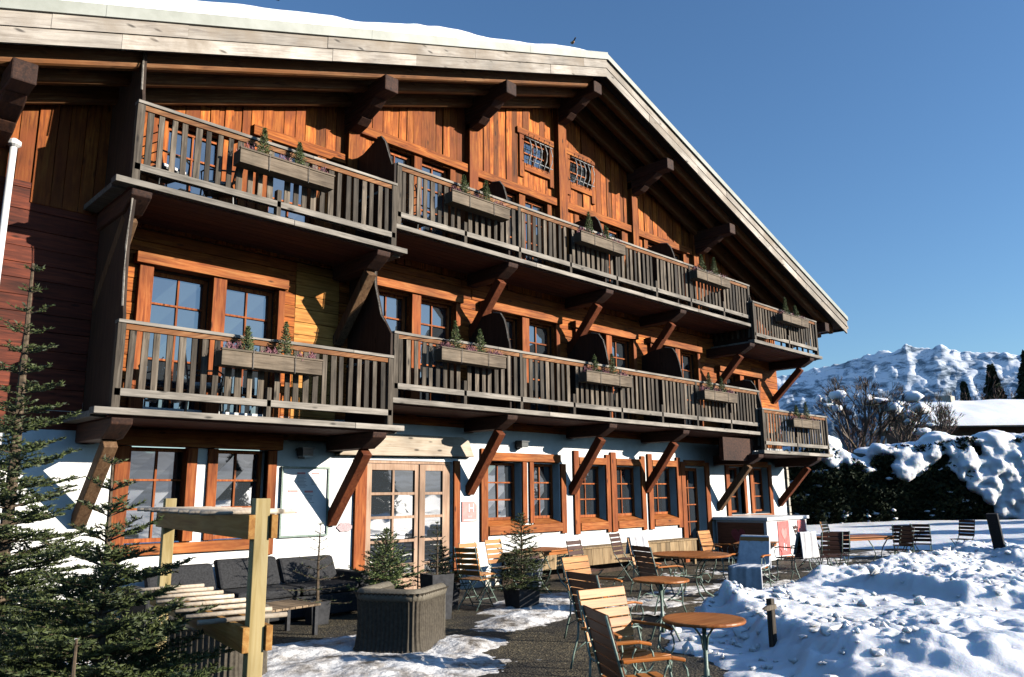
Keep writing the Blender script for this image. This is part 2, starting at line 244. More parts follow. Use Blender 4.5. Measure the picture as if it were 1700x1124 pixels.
# ------------------------------------------------------------------ mesh helpers
class MB:
    def __init__(s): s.v = []; s.f = []
    def add(s, vs_, fs_):
        o = len(s.v); s.v.extend([tuple(q) for q in vs_]); s.f.extend([tuple(i+o for i in f) for f in fs_])
    def box(s, x0, x1, y0, y1, z0, z1):
        s.add([(x0,y0,z0),(x1,y0,z0),(x1,y1,z0),(x0,y1,z0),(x0,y0,z1),(x1,y0,z1),(x1,y1,z1),(x0,y1,z1)],
              [(0,3,2,1),(4,5,6,7),(0,1,5,4),(1,2,6,5),(2,3,7,6),(3,0,4,7)]); return s
    def beam(s, p, q, w_, h_, up=(0,0,1)):
        p = Vector(p); q = Vector(q); d = (q-p).normalized(); u = Vector(up); sd = d.cross(u)
        if sd.length < 1e-4: sd = d.cross(Vector((1,0,0)))
        sd.normalize(); u = sd.cross(d).normalized(); c = []
        for e in (p, q):
            for a, b_ in ((-1,-1),(1,-1),(1,1),(-1,1)): c.append(e+sd*a*w_/2+u*b_*h_/2)
        s.add(c, [(0,1,2,3),(7,6,5,4),(0,4,5,1),(1,5,6,2),(2,6,7,3),(3,7,4,0)]); return s
    def tube(s, pts, r, n=6, cap=True):
        pts = [Vector(p) for p in pts]; rs = r if isinstance(r, (list, tuple)) else [r]*len(pts); rings = []
        ref = Vector((0,0,1))
        for i, p in enumerate(pts):
            d = (pts[min(i+1, len(pts)-1)]-pts[max(i-1, 0)]).normalized()
            a = d.cross(ref)
            if a.length < 0.05: a = d.cross(Vector((1,0.2,0)))
            a.normalize(); b_ = d.cross(a)
            rings.append([p+(a*math.cos(2*math.pi*k/n)+b_*math.sin(2*math.pi*k/n))*rs[i] for k in range(n)])
        vs_ = [q for ring in rings for q in ring]; fs = []
        for i in range(len(pts)-1):
            for k in range(n): fs.append((i*n+k, i*n+(k+1)%n, (i+1)*n+(k+1)%n, (i+1)*n+k))
        if cap: fs.append(tuple(range(n))[::-1]); fs.append(tuple((len(pts)-1)*n+k for k in range(n)))
        s.add(vs_, fs); return s
    def prism(s, poly, axis, a, b_):
        # poly: 2-D points in the plane across axis; extruded from a to b_
        def P(u, v, t): return (t,u,v) if axis == 'X' else ((u,t,v) if axis == 'Y' else (u,v,t))
        n = len(poly); vs_ = [P(u,v,a) for u,v in poly]+[P(u,v,b_) for u,v in poly]
        fs = [tuple(range(n))[::-1], tuple(range(n,2*n))]+[(i,(i+1)%n,n+(i+1)%n,n+i) for i in range(n)]
        s.add(vs_, fs); return s
    def lathe(s, prof, n=24, c=(0,0)):
        vs_ = []; fs = []
        for r, z in prof:
            for k in range(n): a = 2*math.pi*k/n; vs_.append((c[0]+r*math.cos(a), c[1]+r*math.sin(a), z))
        for i in range(len(prof)-1):
            for k in range(n): fs.append((i*n+k, i*n+(k+1)%n, (i+1)*n+(k+1)%n, (i+1)*n+k))
        fs.append(tuple(range(n))[::-1]); fs.append(tuple((len(prof)-1)*n+k for k in range(n)))
        s.add(vs_, fs); return s
    def blob(s, c, r, seed=0, sub=2, amp=0.25):
        import bmesh
        bm = bmesh.new(); bmesh.ops.create_icosphere(bm, subdivisions=sub, radius=1)
        rr = (r, r, r) if not isinstance(r, tuple) else r; vs_ = []
        for v in bm.verts:
            p = v.co; k = 1+amp*math.sin(3.1*p.x+seed)*math.cos(2.7*p.y+seed*1.7)+amp*0.5*math.sin(6*p.z+seed*2.3+4*p.x)
            vs_.append((c[0]+p.x*rr[0]*k, c[1]+p.y*rr[1]*k, c[2]+p.z*rr[2]*k))
        s.add(vs_, [tuple(v.index for v in f.verts) for f in bm.faces]); bm.free(); return s
def rootloc(o):
    while o.parent: o = o.parent
    return o.location
def build(mb, name, mat, parent=None, loc=None, smooth=False, bevel=0.0, local=False):
    """link mb as one mesh; coordinates are world ones unless local (then relative to the root empty)"""
    me = bpy.data.meshes.new(name)
    if loc is not None: o3 = Vector(loc)
    elif parent is not None and not local: o3 = Vector(rootloc(parent))
    else: o3 = Vector((0, 0, 0))
    vv = mb.v if (local or o3.length == 0) else [(a-o3.x, b_-o3.y, c-o3.z) for a, b_, c in mb.v]
    me.from_pydata(vv, [], mb.f); me.update()
    me.materials.append(M[mat] if isinstance(mat, str) else mat)
    if smooth: me.polygons.foreach_set('use_smooth', [True]*len(me.polygons))
    o = bpy.data.objects.new(name, me); COL.objects.link(o)
    if parent is not None: o.parent = parent
    if loc is not None: o.location = loc
    if bevel:
        md = o.modifiers.new('bevel', 'BEVEL'); md.width = bevel; md.segments = 2; md.limit_method = 'ANGLE'
    return o
def tag(o, label=None, cat=None, group=None, kind=None):
    if label: o['label'] = label
    if cat: o['category'] = cat
    if group: o['group'] = group
    if kind: o['kind'] = kind
    return o
def empty(name, loc, rz=0.0, label=None, cat=None, group=None):
    o = bpy.data.objects.new(name, None); COL.objects.link(o); o.location = loc; o.rotation_euler.z = rz
    o.empty_display_size = 0.2
    return tag(o, label, cat, group)
def kids(o): return [c for c in bpy.data.objects if c.parent == o]
def copy_tree(o, loc, rz, label, parent=None):
    c = o.copy(); COL.objects.link(c)
    if parent is None: c.location = loc; c.rotation_euler.z = rz; c['label'] = label
    else: c.parent = parent
    for ch in kids(o): copy_tree(ch, None, None, None, c)
    return c

# ---- smooth value noise on numpy arrays
_rs = np.random.RandomState(3); _T = _rs.rand(256, 256)
def vnoise(x, y):
    xi = np.floor(x).astype(int); yi = np.floor(y).astype(int); fx = x-xi; fy = y-yi
    fx = fx*fx*(3-2*fx); fy = fy*fy*(3-2*fy)
    a = _T[xi & 255, yi & 255]; b_ = _T[(xi+1) & 255, yi & 255]; c = _T[xi & 255, (yi+1) & 255]; d = _T[(xi+1) & 255, (yi+1) & 255]
    return (a*(1-fx)+b_*fx)*(1-fy)+(c*(1-fx)+d*fx)*fy
def fbm(x, y, o=5, g=0.5):
    s = 0; a = 1; t = 0
    for i in range(o): s = s+a*vnoise(x+17.3*i, y-9.1*i); t += a; a *= g; x = x*2.03; y = y*2.03
    return s/t
def ridged(x, y, o=6):
    s = 0; a = 1; t = 0
    for i in range(o):
        s = s+a*(1-abs(2*vnoise(x+31.7*i, y+11.9*i)-1)); t += a; a *= 0.52; x = x*2.1; y = y*2.1
    return s/t
def grid_mesh(name, X, Y, Z, mat, smooth=True):
    nx, ny = X.shape; me = bpy.data.meshes.new(name)
    co = np.stack([X, Y, Z], -1).reshape(-1, 3)
    i = np.arange(nx-1)[:, None]*ny+np.arange(ny-1)[None, :]
    f = np.stack([i, i+ny, i+ny+1, i+1], -1).reshape(-1, 4)
    me.vertices.add(len(co)); me.vertices.foreach_set('co', co.ravel())
    me.loops.add(f.size); me.loops.foreach_set('vertex_index', f.ravel().astype(np.int32))
    me.polygons.add(len(f)); me.polygons.foreach_set('loop_start', (np.arange(len(f))*4).astype(np.int32))
    me.polygons.foreach_set('loop_total', np.full(len(f), 4, dtype=np.int32))
    if smooth: me.polygons.foreach_set('use_smooth', np.ones(len(f), dtype=bool))
    me.update(); me.validate(); me.materials.append(M[mat])
    o = bpy.data.objects.new(name, me); COL.objects.link(o); return o

# ================================================================== GROUND
def sstep(a, b_, x):
    t = np.clip((x-a)/(b_-a), 0, 1); return t*t*(3-2*t)
def snow_height(X, Y):
    """height of the snow cover over the paving level; negative where the paving is bare"""
    n = fbm(X*0.9, Y*0.9, 4); bl = 1-abs(2*fbm(X*2.3+5, Y*2.3, 3)-1); fine = fbm(X*9, Y*9, 4)
    # cleared terrace: a band along the house, cut back towards the camera
    edge = -4.55+0.35*(fbm(X*0.7, Y*0.0+3, 3)-0.5)*2
    far = sstep(0, 1.3, edge-Y)                                  # beyond the terrace's front edge
    # slanting edge from (9.9,-4.3) to (5.4,-9.5)
    dx = ((X-9.7)-(Y+4.0))*0.707+0.9*(n-0.5)+0.35*(fbm(X*4, Y*4, 3)-0.5)
    side = sstep(0, 0.5, dx)
    m = far*side
    crumb = fbm(X*1.3+5, Y*1.3, 4)*0.26+(1-abs(2*fbm(X*3.1, Y*3.1+3, 3)-1))*0.07+abs(fbm(X*9, Y*9, 4)-0.5)*0.10
    deep = sstep(0.75, 1.55, dx)*sstep(0.3, 1.2, edge-Y+0.4)
    crumb = crumb*(0.45+1.1*sstep(0.42, 0.62, fbm(X*0.45+8, Y*0.45, 3)))
    tilt = 0.16*sstep(1.0, 7.5, dx)*0+0.15*np.clip((edge-Y)*-0.5+1.6, 0, 1)
    heap = 0.045+0.03*(n-0.5)+0.05*abs(fbm(X*5, Y*5, 4)-0.5)+deep*(0.10+tilt+crumb*0.8+0.10*(n-0.45))
    h = m*heap-0.06*(1-m)
    # end of the terrace on the right
    er = sstep(24.0, 26.0, X+0.5*(Y+2)); back = np.clip((X-24)/9, 0, 1)*0.45
    h = np.maximum(h, er*(0.12+back+0.1*(n-0.5))-0.06*(1-er))
    # behind the house and past its right corner
    # left of the yard
    el = sstep(0, 0.8, 2.9-X+0.25*(Y+4)); h = np.maximum(h, el*(0.10+0.1*(n-0.5)+0.05*(bl-0.5))-0.06*(1-el))
    ne = sstep(0, 1.0, -9.3-Y-0.1*X); h = np.maximum(h, ne*(0.12+0.12*(n-0.5))-0.06*(1-ne))
    return h
xs = np.concatenate([np.linspace(-400, -4, 34)[:-1], np.linspace(-4, 3, 90)[:-1], np.linspace(3, 14, 300)[:-1], np.linspace(14, 21, 130)[:-1], np.linspace(21, 44, 190)[:-1], np.geomspace(44, 700, 30)])
ys = np.concatenate([-np.geomspace(14, 500, 28)[::-1][:-1], np.linspace(-14, -9, 60)[:-1], np.linspace(-9, -3.5, 160)[:-1], np.linspace(-3.5, 6, 60)[:-1], np.geomspace(6, 600, 34)])
GX, GY = np.meshgrid(xs, ys, indexing='ij')
GH = snow_height(GX, GY)
nearhouse = (GX > -3) & (GX < 23) & (GY > -0.6) & (GY < 30)
GH = np.where(nearhouse, -0.05, GH)
rr = np.sqrt(GX**2+(GY+11.5)**2)
GH = GH-np.where(rr > 60, (rr-60)*0.0, 0)
snow = grid_mesh('snow_cover', GX, GY, GH, 'snow'); tag(snow, kind='structure')
rg = random.Random(41); q = MB()
ck = 0
while ck < 420:
    x = rg.uniform(6.5, 21); y = rg.uniform(-8.6, -4.2); dxx = (x-y-13.7)*.707
    if dxx < .25 or (dxx > 2.2 and rg.random() < .72): continue
    zz_ = float(snow_height(np.array([[x]]), np.array([[y]]))[0, 0]); r_ = rg.uniform(.015, .05)*(2.0 if rg.random() < .10 else 1); k_ = len(q.v)
    if zz_ < .01: continue
    q.blob((x, y, zz_+r_*.3), (r_*rg.uniform(.8, 1.5), r_*rg.uniform(.8, 1.5), r_*rg.uniform(.6, 1)), rg.uniform(0, 9), 1, .45); ck += 1
tag(build(q, 'snow_chunks', 'snow'), 'broken snow chunks scattered over the shovelled heap', 'snow', kind='stuff')
# paving under it
pv = MB(); pv.add([(-6, -14, 0), (31, -14, 0), (31, 3, 0), (-6, 3, 0)], [(0, 1, 2, 3)])
tag(build(pv, 'terrace_paving', 'paving'), kind='structure')
sub = MB(); sub.add([(-900, -900, -0.3), (900, -900, -0.3), (900, 900, -0.3), (-900, 900, -0.3)], [(0, 1, 2, 3)])
tag(build(sub, 'ground', 'snow'), kind='structure')
# trodden snow left on the paving
px_, py_ = np.meshgrid(np.linspace(2.6, 12.5, 420), np.linspace(-6.4, -1.0, 240), indexing='ij')
def blobm(cx, cy, rx, ry, rot=0.0):
    c, s_ = math.cos(rot), math.sin(rot); u = (px_-cx)*c+(py_-cy)*s_; v = -(px_-cx)*s_+(py_-cy)*c
    return 1-np.sqrt((u/rx)**2+(v/ry)**2)
msk = np.maximum.reduce([blobm(4.7, -4.35, 1.5, 1.0, -0.3), blobm(5.0, -3.1, 1.2, 0.5), blobm(6.3, -4.1, 0.6, 0.5, 0.5), blobm(8.3, -3.35, 1.1, 0.45, 0.3), blobm(9.6, -2.5, 1.3, 0.75, 0.42), blobm(3.2, -3.0, 1.2, 1.0)])
ph = 0.09*np.clip(msk, -1, 0.6)+0.012+0.075*(fbm(px_*1.7, py_*2.6, 5, 0.6)-0.5)+0.03*(fbm(px_*8, py_*8, 3)-0.5)
tag(grid_mesh('trodden_snow_patches', px_, py_, np.maximum(ph, -0.02), 'snow_dirty'), kind='structure')

qx_, qy_ = np.meshgrid(np.linspace(9.6, 25.5, 420), np.linspace(-4.9, -1.2, 120), indexing='ij')
qh_ = 0.16*(fbm(qx_*0.8+40, qy_*1.8, 5, 0.62)-0.60)+0.03*(fbm(qx_*8, qy_*8, 3)-0.5)+0.03*sstep(-3.6, -4.3, qy_)+0.012*sstep(17, 22, qx_)
tag(grid_mesh('thin_snow_remnants', qx_, qy_, np.clip(qh_, -0.02, 0.03), 'snow_dirty'), kind='structure')

# ================================================================== FAR TERRAIN
az_s = [-40, 4, 8, 12, 15, 16.5, 18.4, 20, 22.2, 24, 26, 35, 60, 90]
hh_s = [250, 340, 390, 425, 450, 468, 478, 470, 448, 428, 410, 350, 250, 200]
az = np.radians(np.linspace(-6, 60, 520)); rd = np.linspace(0, 1, 150)
AZ, RD = np.meshgrid(az, rd, indexing='ij')
ridge = np.interp(np.degrees(AZ), az_s, hh_s)
u_ = np.degrees(AZ)*0.55; v_ = RD*5
prof = RD**0.85
H = ridge*prof*(0.93+0.0*RD)
H = H+7*(ridged(u_*0.5, v_*0.5+3, 6)-0.62)*np.clip(RD*3, 0, 1)+26*(fbm(u_*3.4, v_*1.6, 7, 0.58)-0.5)*np.clip(RD*3, 0, 1)
# crags on the crest
H = H+13*np.exp(-((np.degrees(AZ)-18.4)/0.35)**2)*RD**4+15*np.exp(-((np.degrees(AZ)-16.4)/0.4)**2)*RD**4+14*(fbm(np.degrees(AZ)*3.2, RD*9, 4)-0.5)*RD
rad = 2170+RD*410
H = np.where(RD > 0.93, H*(1-(RD-0.93)*4), H)
tag(grid_mesh('snowy_mountain', rad*np.cos(AZ), -11.5+rad*np.sin(AZ), H-6, 'mountain'), kind='structure')
az = np.radians(np.linspace(-210, -4, 160)); rd = np.linspace(0, 1, 26); AZ, RD = np.meshgrid(az, rd, indexing='ij')
Hh = (70+120*fbm(np.degrees(AZ)*0.06, RD*0+2, 4)+60*(fbm(np.degrees(AZ)*0.8, RD*6, 4)-0.5))*RD**0.8
sd = np.abs(((np.degrees(AZ)+59+180) % 360)-180); Hh = Hh*np.where(sd < 30, 0.75, 1)
rad = 500+RD*1100
tag(grid_mesh('wooded_hills', rad*np.cos(AZ), -11.5+rad*np.sin(AZ), Hh-4, 'hill'), kind='structure')

# ================================================================== CHALET
house = empty('chalet', (12.9, 0, 0), label='large timber chalet with two rows of balconies over white plastered ground floor', cat='building')
RX, RZ, SL = 12.95, 11.03, 0.355            # ridge line, height of the fascia's lower edge there, slope
XL, XR = -3.2, 25.05
def zr(x): return RZ-SL*abs(x-RX)
# openings of the ground floor: x0, x1, z0, z1
GO = [(3.86, 4.72, 1.10, 2.46), (5.05, 5.90, 1.10, 2.46), (7.74, 9.68, 0.0, 2.34), (10.56, 11.52, 1.12, 2.38), (11.86, 12.68, 1.12, 2.38),
      (13.30, 14.24, 1.10, 2.36), (14.62, 15.58, 1.10, 2.36), (16.04, 17.08, 1.10, 2.36), (17.46, 18.42, 0.0, 2.40), (19.64, 20.42, 1.10, 2.42), (20.95, 21.86, 1.10, 2.42)]
def wall_grid(mb, x0, x1, z0, z1, holes, y, depth):
    xs_ = sorted({x0, x1, *[q for h in holes for q in h[:2]]}); zs_ = sorted({z0, z1, *[q for h in holes for q in h[2:]]})
    solid = lambda x, z: not any(a < x < b_ and c < z < d for a, b_, c, d in holes)
    for i in range(len(xs_)-1):
        for j in range(len(zs_)-1):
            a, b_, c, d = xs_[i], xs_[i+1], zs_[j], zs_[j+1]
            if solid((a+b_)/2, (c+d)/2): mb.add([(a, y, c), (b_, y, c), (b_, y, d), (a, y, d)], [(0, 1, 2, 3)])
    for a, b_, c, d in holes:
        mb.add([(a, y, c), (a, y, d), (a, y+depth, d), (a, y+depth, c)], [(0, 1, 2, 3)])
        mb.add([(b_, y, c), (b_, y+depth, c), (b_, y+depth, d), (b_, y, d)], [(0, 1, 2, 3)])
        mb.add([(a, y, d), (b_, y, d), (b_, y+depth, d), (a, y+depth, d)], [(0, 1, 2, 3)])
        mb.add([(a, y, c), (a, y+depth, c), (b_, y+depth, c), (b_, y, c)], [(0, 1, 2, 3)])
g = MB(); wall_grid(g, 1.2, 22.95, -0.1, 3.0, GO, 0.0, 0.26)
g.add([(22.95, 0, -0.1), (22.95, 14, -0.1), (22.95, 14, 3.0), (22.95, 0, 3.0)], [(0, 1, 2, 3)])
g.add([(1.2, 0, -0.1), (1.2, 0, 3.0), (1.2, 14, 3.0), (1.2, 14, -0.1)], [(0, 1, 2, 3)])
gw = build(g, 'plaster_wall', 'plaster', house)
cs = MB(); rnd = random.Random(4)
z = 0.0
while z < 2.95:
    hh = rnd.uniform(0.16, 0.3); cs.box(22.952, 23.06+rnd.uniform(0, .03), -0.06-rnd.uniform(0, .02), 0.4+rnd.uniform(0, .1), z, min(z+hh-0.012, 3.0)); z += hh
build(cs, 'corner_stones', 'stone', gw, bevel=0.015)

def window(x0, x1, z0, z1, cols, rows, y, name='window', fm='frame_z', fmx='frame_x', fr=0.055, mu=0.028, parent=None, panes=True):
    """timber window set in an opening: outer frame and glazing bars, glass behind"""
    par = parent or house
    f = MB(); f.box(x0, x0+fr, y, y+0.06, z0, z1); f.box(x1-fr, x1, y, y+0.06, z0, z1)
    a, b_, c, d = x0+fr, x1-fr, z0+fr, z1-fr
    f.box(a, b_, y, y+0.06, z0, c); f.box(a, b_, y, y+0.06, d, z1)
    for i in range(1, cols):
        x = a+(b_-a)*i/cols; f.box(x-mu/2, x+mu/2, y+0.008, y+0.05, c, d)
    for j in range(1, rows):
        zz = c+(d-c)*j/rows; f.box(a-0.003, b_+0.003, y+0.004, y+0.052, zz-mu/2, zz+mu/2)
    o = build(f, name, fm, par)
    p = MB()
    for i in range(cols):
        for j in range(rows):
            xa = a+(b_-a)*i/cols; xb = a+(b_-a)*(i+1)/cols; za = c+(d-c)*j/rows; zb = c+(d-c)*(j+1)/rows
            t1 = rnd.uniform(-.004, .004); t2 = rnd.uniform(-.004, .004)
            p.add([(xa, y+0.035+t1, za), (xb, y+0.035-t1, za), (xb, y+0.035+t2, zb), (xa, y+0.035-t2, zb)], [(0, 1, 2, 3)])
    build(p, 'pane', 'glass', o)
    return o
def trim(boxes, name, mat, parent=house, bevel=0.008):
    for b_ in boxes: m = MB(); m.box(*b_); build(m, name, mat, parent, bevel=bevel)
# --- ground floor windows; the two big ones on the left first
for (a, b_) in ((3.86, 4.72), (5.05, 5.90)): window(a, b_, 1.12, 2.44, 2, 4 if False else 3, 0.17)
trim([(3.66, 3.86, -0.05, 0.1, 0.9, 2.44), (4.64, 4.79, -0.045, 0.1, 1.12, 2.44), (4.95, 5.10, -0.045, 0.1, 1.12, 2.44), (5.90, 6.05, -0.05, 0.1, 0.86, 2.44)], 'window_post', 'frame_z')
trim([(3.86, 5.90, -0.07, 0.14, 0.96, 1.105)], 'window_sill', 'frame_x')
trim([(3.60, 6.12, -0.09, 0.12, 2.45, 2.68)], 'window_lintel', 'frame_x')
# --- entrance: lintel, posts and glazed double door
trim([(7.50, 7.73, -0.06, 0.1, 0.0, 2.36), (9.69, 9.84, -0.05, 0.1, 0.0, 2.36)], 'door_post', 'frame_z')
lb = MB(); lb.prism([(7.12, 2.40), (10.12, 2.44), (9.98, 2.74), (9.82, 2.80), (7.12, 2.80)], 'Y', -0.14, 0.1)
build(lb, 'door_lintel', 'lintel', house, bevel=0.012)
for (a, b_, cols) in ((7.78, 8.90, 2), (8.93, 9.64, 1)):
    dd = MB(); y = 0.03
    ml = 0.125 if cols == 2 else 0.15
    gx0, gx1 = a+ml-0.02, b_-ml+0.045 if cols == 2 else b_-ml-0.02
    dd.box(a, gx0, y, y+0.06, 0.02, 2.28); dd.box(gx1, b_, y, y+0.06, 0.02, 2.28); dd.box(gx0, gx1, y, y+0.06, 2.17, 2.28); dd.box(gx0, gx1, y, y+0.06, 0.02, 0.38)
    if cols == 2: xm = (gx0+gx1)/2; dd.box(xm-0.022, xm+0.022, y+0.008, y+0.05, 0.38, 2.17)
    for j in range(1, 5): zz = 2.17-0.41*j; (dd.box(gx0-.003, gx1+.003, y+0.004, y+0.054, zz-0.024, zz+0.024) if zz > 0.5 else None)
    do = build(dd, 'door', 'door', house, bevel=0.004)
    p = MB(); p.add([(gx0, y+0.035, 0.38), (gx1, y+0.035, 0.38), (gx1, y+0.035, 2.17), (gx0, y+0.035, 2.17)], [(0, 1, 2, 3)]); build(p, 'pane', 'glass', do)
    hd = MB(); hx = b_-0.05 if cols == 2 else a+0.05
    hd.tube([(hx, y-0.045, 1.0), (hx-0.09 if cols == 2 else hx+0.09, y-0.045, 1.0)], 0.009, 6); hd.tube([(hx, y, 1.0), (hx, y-0.045, 1.0)], 0.01, 6); build(hd, 'handle', 'iron_dark', do)
trim([(7.78, 9.64, 0.02, 0.1, 2.285, 2.335)], 'door_frame_head', 'door')
# --- window pair right of the door
for (a, b_) in ((10.56, 11.52), (11.86, 12.68)): window(a, b_, 1.22, 2.36, 2, 3, 0.19)
trim([(10.38, 10.56, -0.05, 0.05, 0.84, 2.62), (11.53, 11.66, -0.045, 0.22, 1.14, 2.38), (11.74, 11.86, -0.045, 0.22, 1.14, 2.38), (12.70, 12.86, -0.05, 0.05, 0.90, 2.36)], 'window_post', 'frame_z')
trim([(10.57, 12.69, -0.075, 0.2, 0.95, 1.115)], 'window_sill', 'frame_x')
sb = MB(); sb.prism([(-0.06, 1.118), (0.22, 1.118), (0.22, 1.22)], 'X', 10.57, 11.52); sb.prism([(-0.06, 1.118), (0.22, 1.118), (0.22, 1.22)], 'X', 11.87, 12.68); build(sb, 'sill_slope', 'frame_x', house)
trim([(10.57, 12.69, -0.06, 0.2, 2.385, 2.55)], 'window_lintel', 'frame_x')
for (a, b_, c, d) in ((13.13, 13.30, 14.24, 14.38), (14.42, 14.62, 15.58, 15.74), (15.86, 16.04, 17.08, 17.26)):
    window(b_, c, 1.20, 2.34, 2, 3, 0.19)
    trim([(a, b_-.002, -0.05, 0.05, 0.86, 2.66), (c+.002, d, -0.05, 0.05, 0.86, 2.6)], 'window_post', 'frame_z')
    trim([(b_, c, -0.07, 0.2, 0.93, 1.095)], 'window_sill', 'frame_x'); trim([(b_, c, -0.06, 0.2, 2.365, 2.52)], 'window_lintel', 'frame_x')
    sb = MB(); sb.prism([(-0.05, 1.098), (0.22, 1.098), (0.22, 1.2)], 'X', b_, c); build(sb, 'sill_slope', 'frame_x', house)
# --- terrace door and the last pair
trim([(17.27, 17.455, -0.06, 0.12, 0.0, 2.5), (18.425, 18.62, -0.05, 0.12, 0.0, 2.5)], 'door_post', 'frame_z'); trim([(17.46, 18.42, -0.05, 0.2, 2.405, 2.55)], 'door_lintel', 'frame_x')
td = window(17.50, 18.38, 0.02, 2.36, 2, 5, 0.2, name='terrace_door', fr=0.08)
for (a, b_) in ((19.64, 20.42), (20.95, 21.86)): window(a, b_, 1.16, 2.40, 2, 3, 0.18)
trim([(19.46, 19.638, -0.05, 0.05, 0.88, 2.5), (20.42, 20.56, -0.045, 0.1, 1.12, 2.42), (20.78, 20.948, -0.045, 0.1, 1.12, 2.42), (21.862, 22.05, -0.05, 0.05, 0.88, 2.5)], 'window_post', 'frame_z')
trim([(19.64, 21.86, -0.07, 0.14, 0.95, 1.095)], 'window_sill', 'frame_x'); trim([(19.64, 21.86, -0.05, 0.14, 2.425, 2.58)], 'window_lintel', 'frame_x')

# --- timber walls above: logs laid level on the first floor, upright boards on the second
def bays_b2(zdeck, ztop):
    return [(c, zdeck, ztop) for c in (8.69, 11.60, 14.42, 17.30)]
W1 = []   # first-floor french windows: (x0, x1, z0, z1)
for c, w_ in ((4.925, 0.86), (8.69, 0.86), (11.60, 0.86), (14.42, 0.86), (17.30, 0.86), (20.55, 0.8)):
    zt = 5.02 if c in (4.925, 20.55) else 5.42; zb = 2.80 if c in (4.925, 20.55) else 3.28
    W1 += [(c-0.11-w_, c-0.11, zb, zt), (c+0.11, c+0.11+w_, zb, zt)]
W2 = [(4.0, 4.86, 5.73, 7.35), (5.68, 6.5, 5.73, 7.56)]
for c in (8.72, 11.60, 14.35, 17.1):
    W2 += [(c-0.10-0.72, c-0.10, 6.24, 8.24), (c+0.10, c+0.10+0.72, 6.24, 8.24)]
W2 += [(20.0, 20.8, 5.73, 7.2)]
WG = [(11.68, 12.52, 9.02, 9.66), (13.24, 14.02, 9.02, 9.66)]
def seg_cut(a, b_, holes):
    segs = [(a, b_)]
    for c, d in holes:
        segs = [t for s0, s1 in segs for t in ((s0, min(s1, c)), (max(s0, d), s1)) if t[1]-t[0] > 0.015]
    return segs
rnd = random.Random(11)
def logs(mb, x0, x1, z0, z1, holes, hmin, hmax, y=0.0):
    z = z0
    while z < z1-0.02:
        h_ = min(rnd.uniform(hmin, hmax), z1-z); t = z+h_-0.006
        hs = [(a, b_) for a, b_, c, d in holes if c < t-0.03 and d > z+0.03]
        for s0, s1 in seg_cut(x0, x1, hs):
            x = s0
            while x < s1:
                e = min(s1, x+rnd.uniform(2.4, 5.5)); e = s1 if s1-e < 0.5 else e
                j = rnd.uniform(-0.012, 0.006)
                mb.box(x+0.002, e-0.002, y-0.012+j, y+0.05, z, t); x = e
        z += h_
lg = MB(); logs(lg, 3.2, 6.25, 2.62, 5.60, W1, 0.15, 0.22); logs(lg, 7.08, 22.9, 3.0, 5.98, W1, 0.15, 0.22)
lw = build(lg, 'log_wall', 'pine_x', house, bevel=0.006)
ly = MB(); logs(ly, 6.25, 7.08, 2.62, 5.60, [], 0.17, 0.24); build(ly, 'pale_log_wall', 'yellow_x', house, bevel=0.006)
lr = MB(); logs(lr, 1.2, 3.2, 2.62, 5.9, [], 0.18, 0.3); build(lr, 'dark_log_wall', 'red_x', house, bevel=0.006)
bk = MB(); wall_grid(bk, 1.2, 22.9, 2.9, 6.2, W1+W2, 0.05, 0.1); wall_grid(bk, 1.2, 22.9, 6.2, 8.5, W2, 0.05, 0.1)
bk.add([(22.9, 0.05, 3), (22.9, 14, 3), (22.9, 14, 7.7), (22.9, 0.05, 7.7)], [(0, 1, 2, 3)])
bk.add([(1.2, 0.06, 2.62), (22.9, 0.06, 2.62), (22.9, 0.06, 2.9), (1.2, 0.06, 2.9)], [(0, 1, 2, 3)])
bk.add([(22.9, 0.05, 7.7), (22.9, 14, 7.7), (22.9, 14, 3), (22.9, 0.05, 3)], [(0, 1, 2, 3)])
build(bk, 'backing_wall', 'mortar', house)
vb = MB(); x = 1.2
edges = sorted({q for h in W2+WG for q in h[:2]})
while x < 22.9:
    e = x+rnd.uniform(0.13, 0.24)
    for q in edges:
        if x+0.03 < q < e+0.05: e = q; break
    e = min(e, 22.9); xm = (x+e)/2
    zlow = 5.62 if (xm < 7.15 or xm > 19.4) else 6.0; ztop = zr(xm)+0.25
    hs = [(c, d) for a, b_, c, d in W2+WG if a-0.005 < xm < b_+0.005]
    segs = seg_cut(zlow, ztop, hs); j = rnd.choice([0, -0.012, -0.022, -0.03])+rnd.uniform(-0.004, 0.004)
    for s0, s1 in segs: vb.box(x+0.004, e-0.004, j, 0.05, s0, s1)
    x = e
vw = build(vb, 'board_wall', 'pine_z', house, bevel=0.004)
# upright posts and the long header beams
trim([(7.09, 7.32, -0.15, 0.02, 5.75, 9.05), (9.98, 10.22, -0.15, 0.02, 6.3, 10.0), (12.72, 13.00, -0.17, 0.02, 6.3, 11.0), (15.52, 15.76, -0.15, 0.02, 6.3, 10.1), (18.3, 18.55, -0.15, 0.02, 6.3, 9.1)], 'wall_post', 'pine_z')
trim([(7.34, 9.97, -0.11, 0.0, 8.27, 8.45), (10.23, 12.71, -0.11, 0.0, 8.25, 8.43), (13.01, 15.51, -0.11, 0.0, 8.27, 8.45), (15.77, 18.29, -0.11, 0.0, 8.25, 8.43), (5.33, 7.08, -0.09, 0.0, 7.58, 7.76), (3.75, 5.1, -0.09, 0.0, 7.37, 7.52)], 'header_beam', 'pine_x')
trim([(5.45, 5.66, -0.07, 0.05, 5.7, 7.575), (6.52, 6.7, -0.07, 0.05, 5.7, 7.575)], 'window_post', 'pine_z')
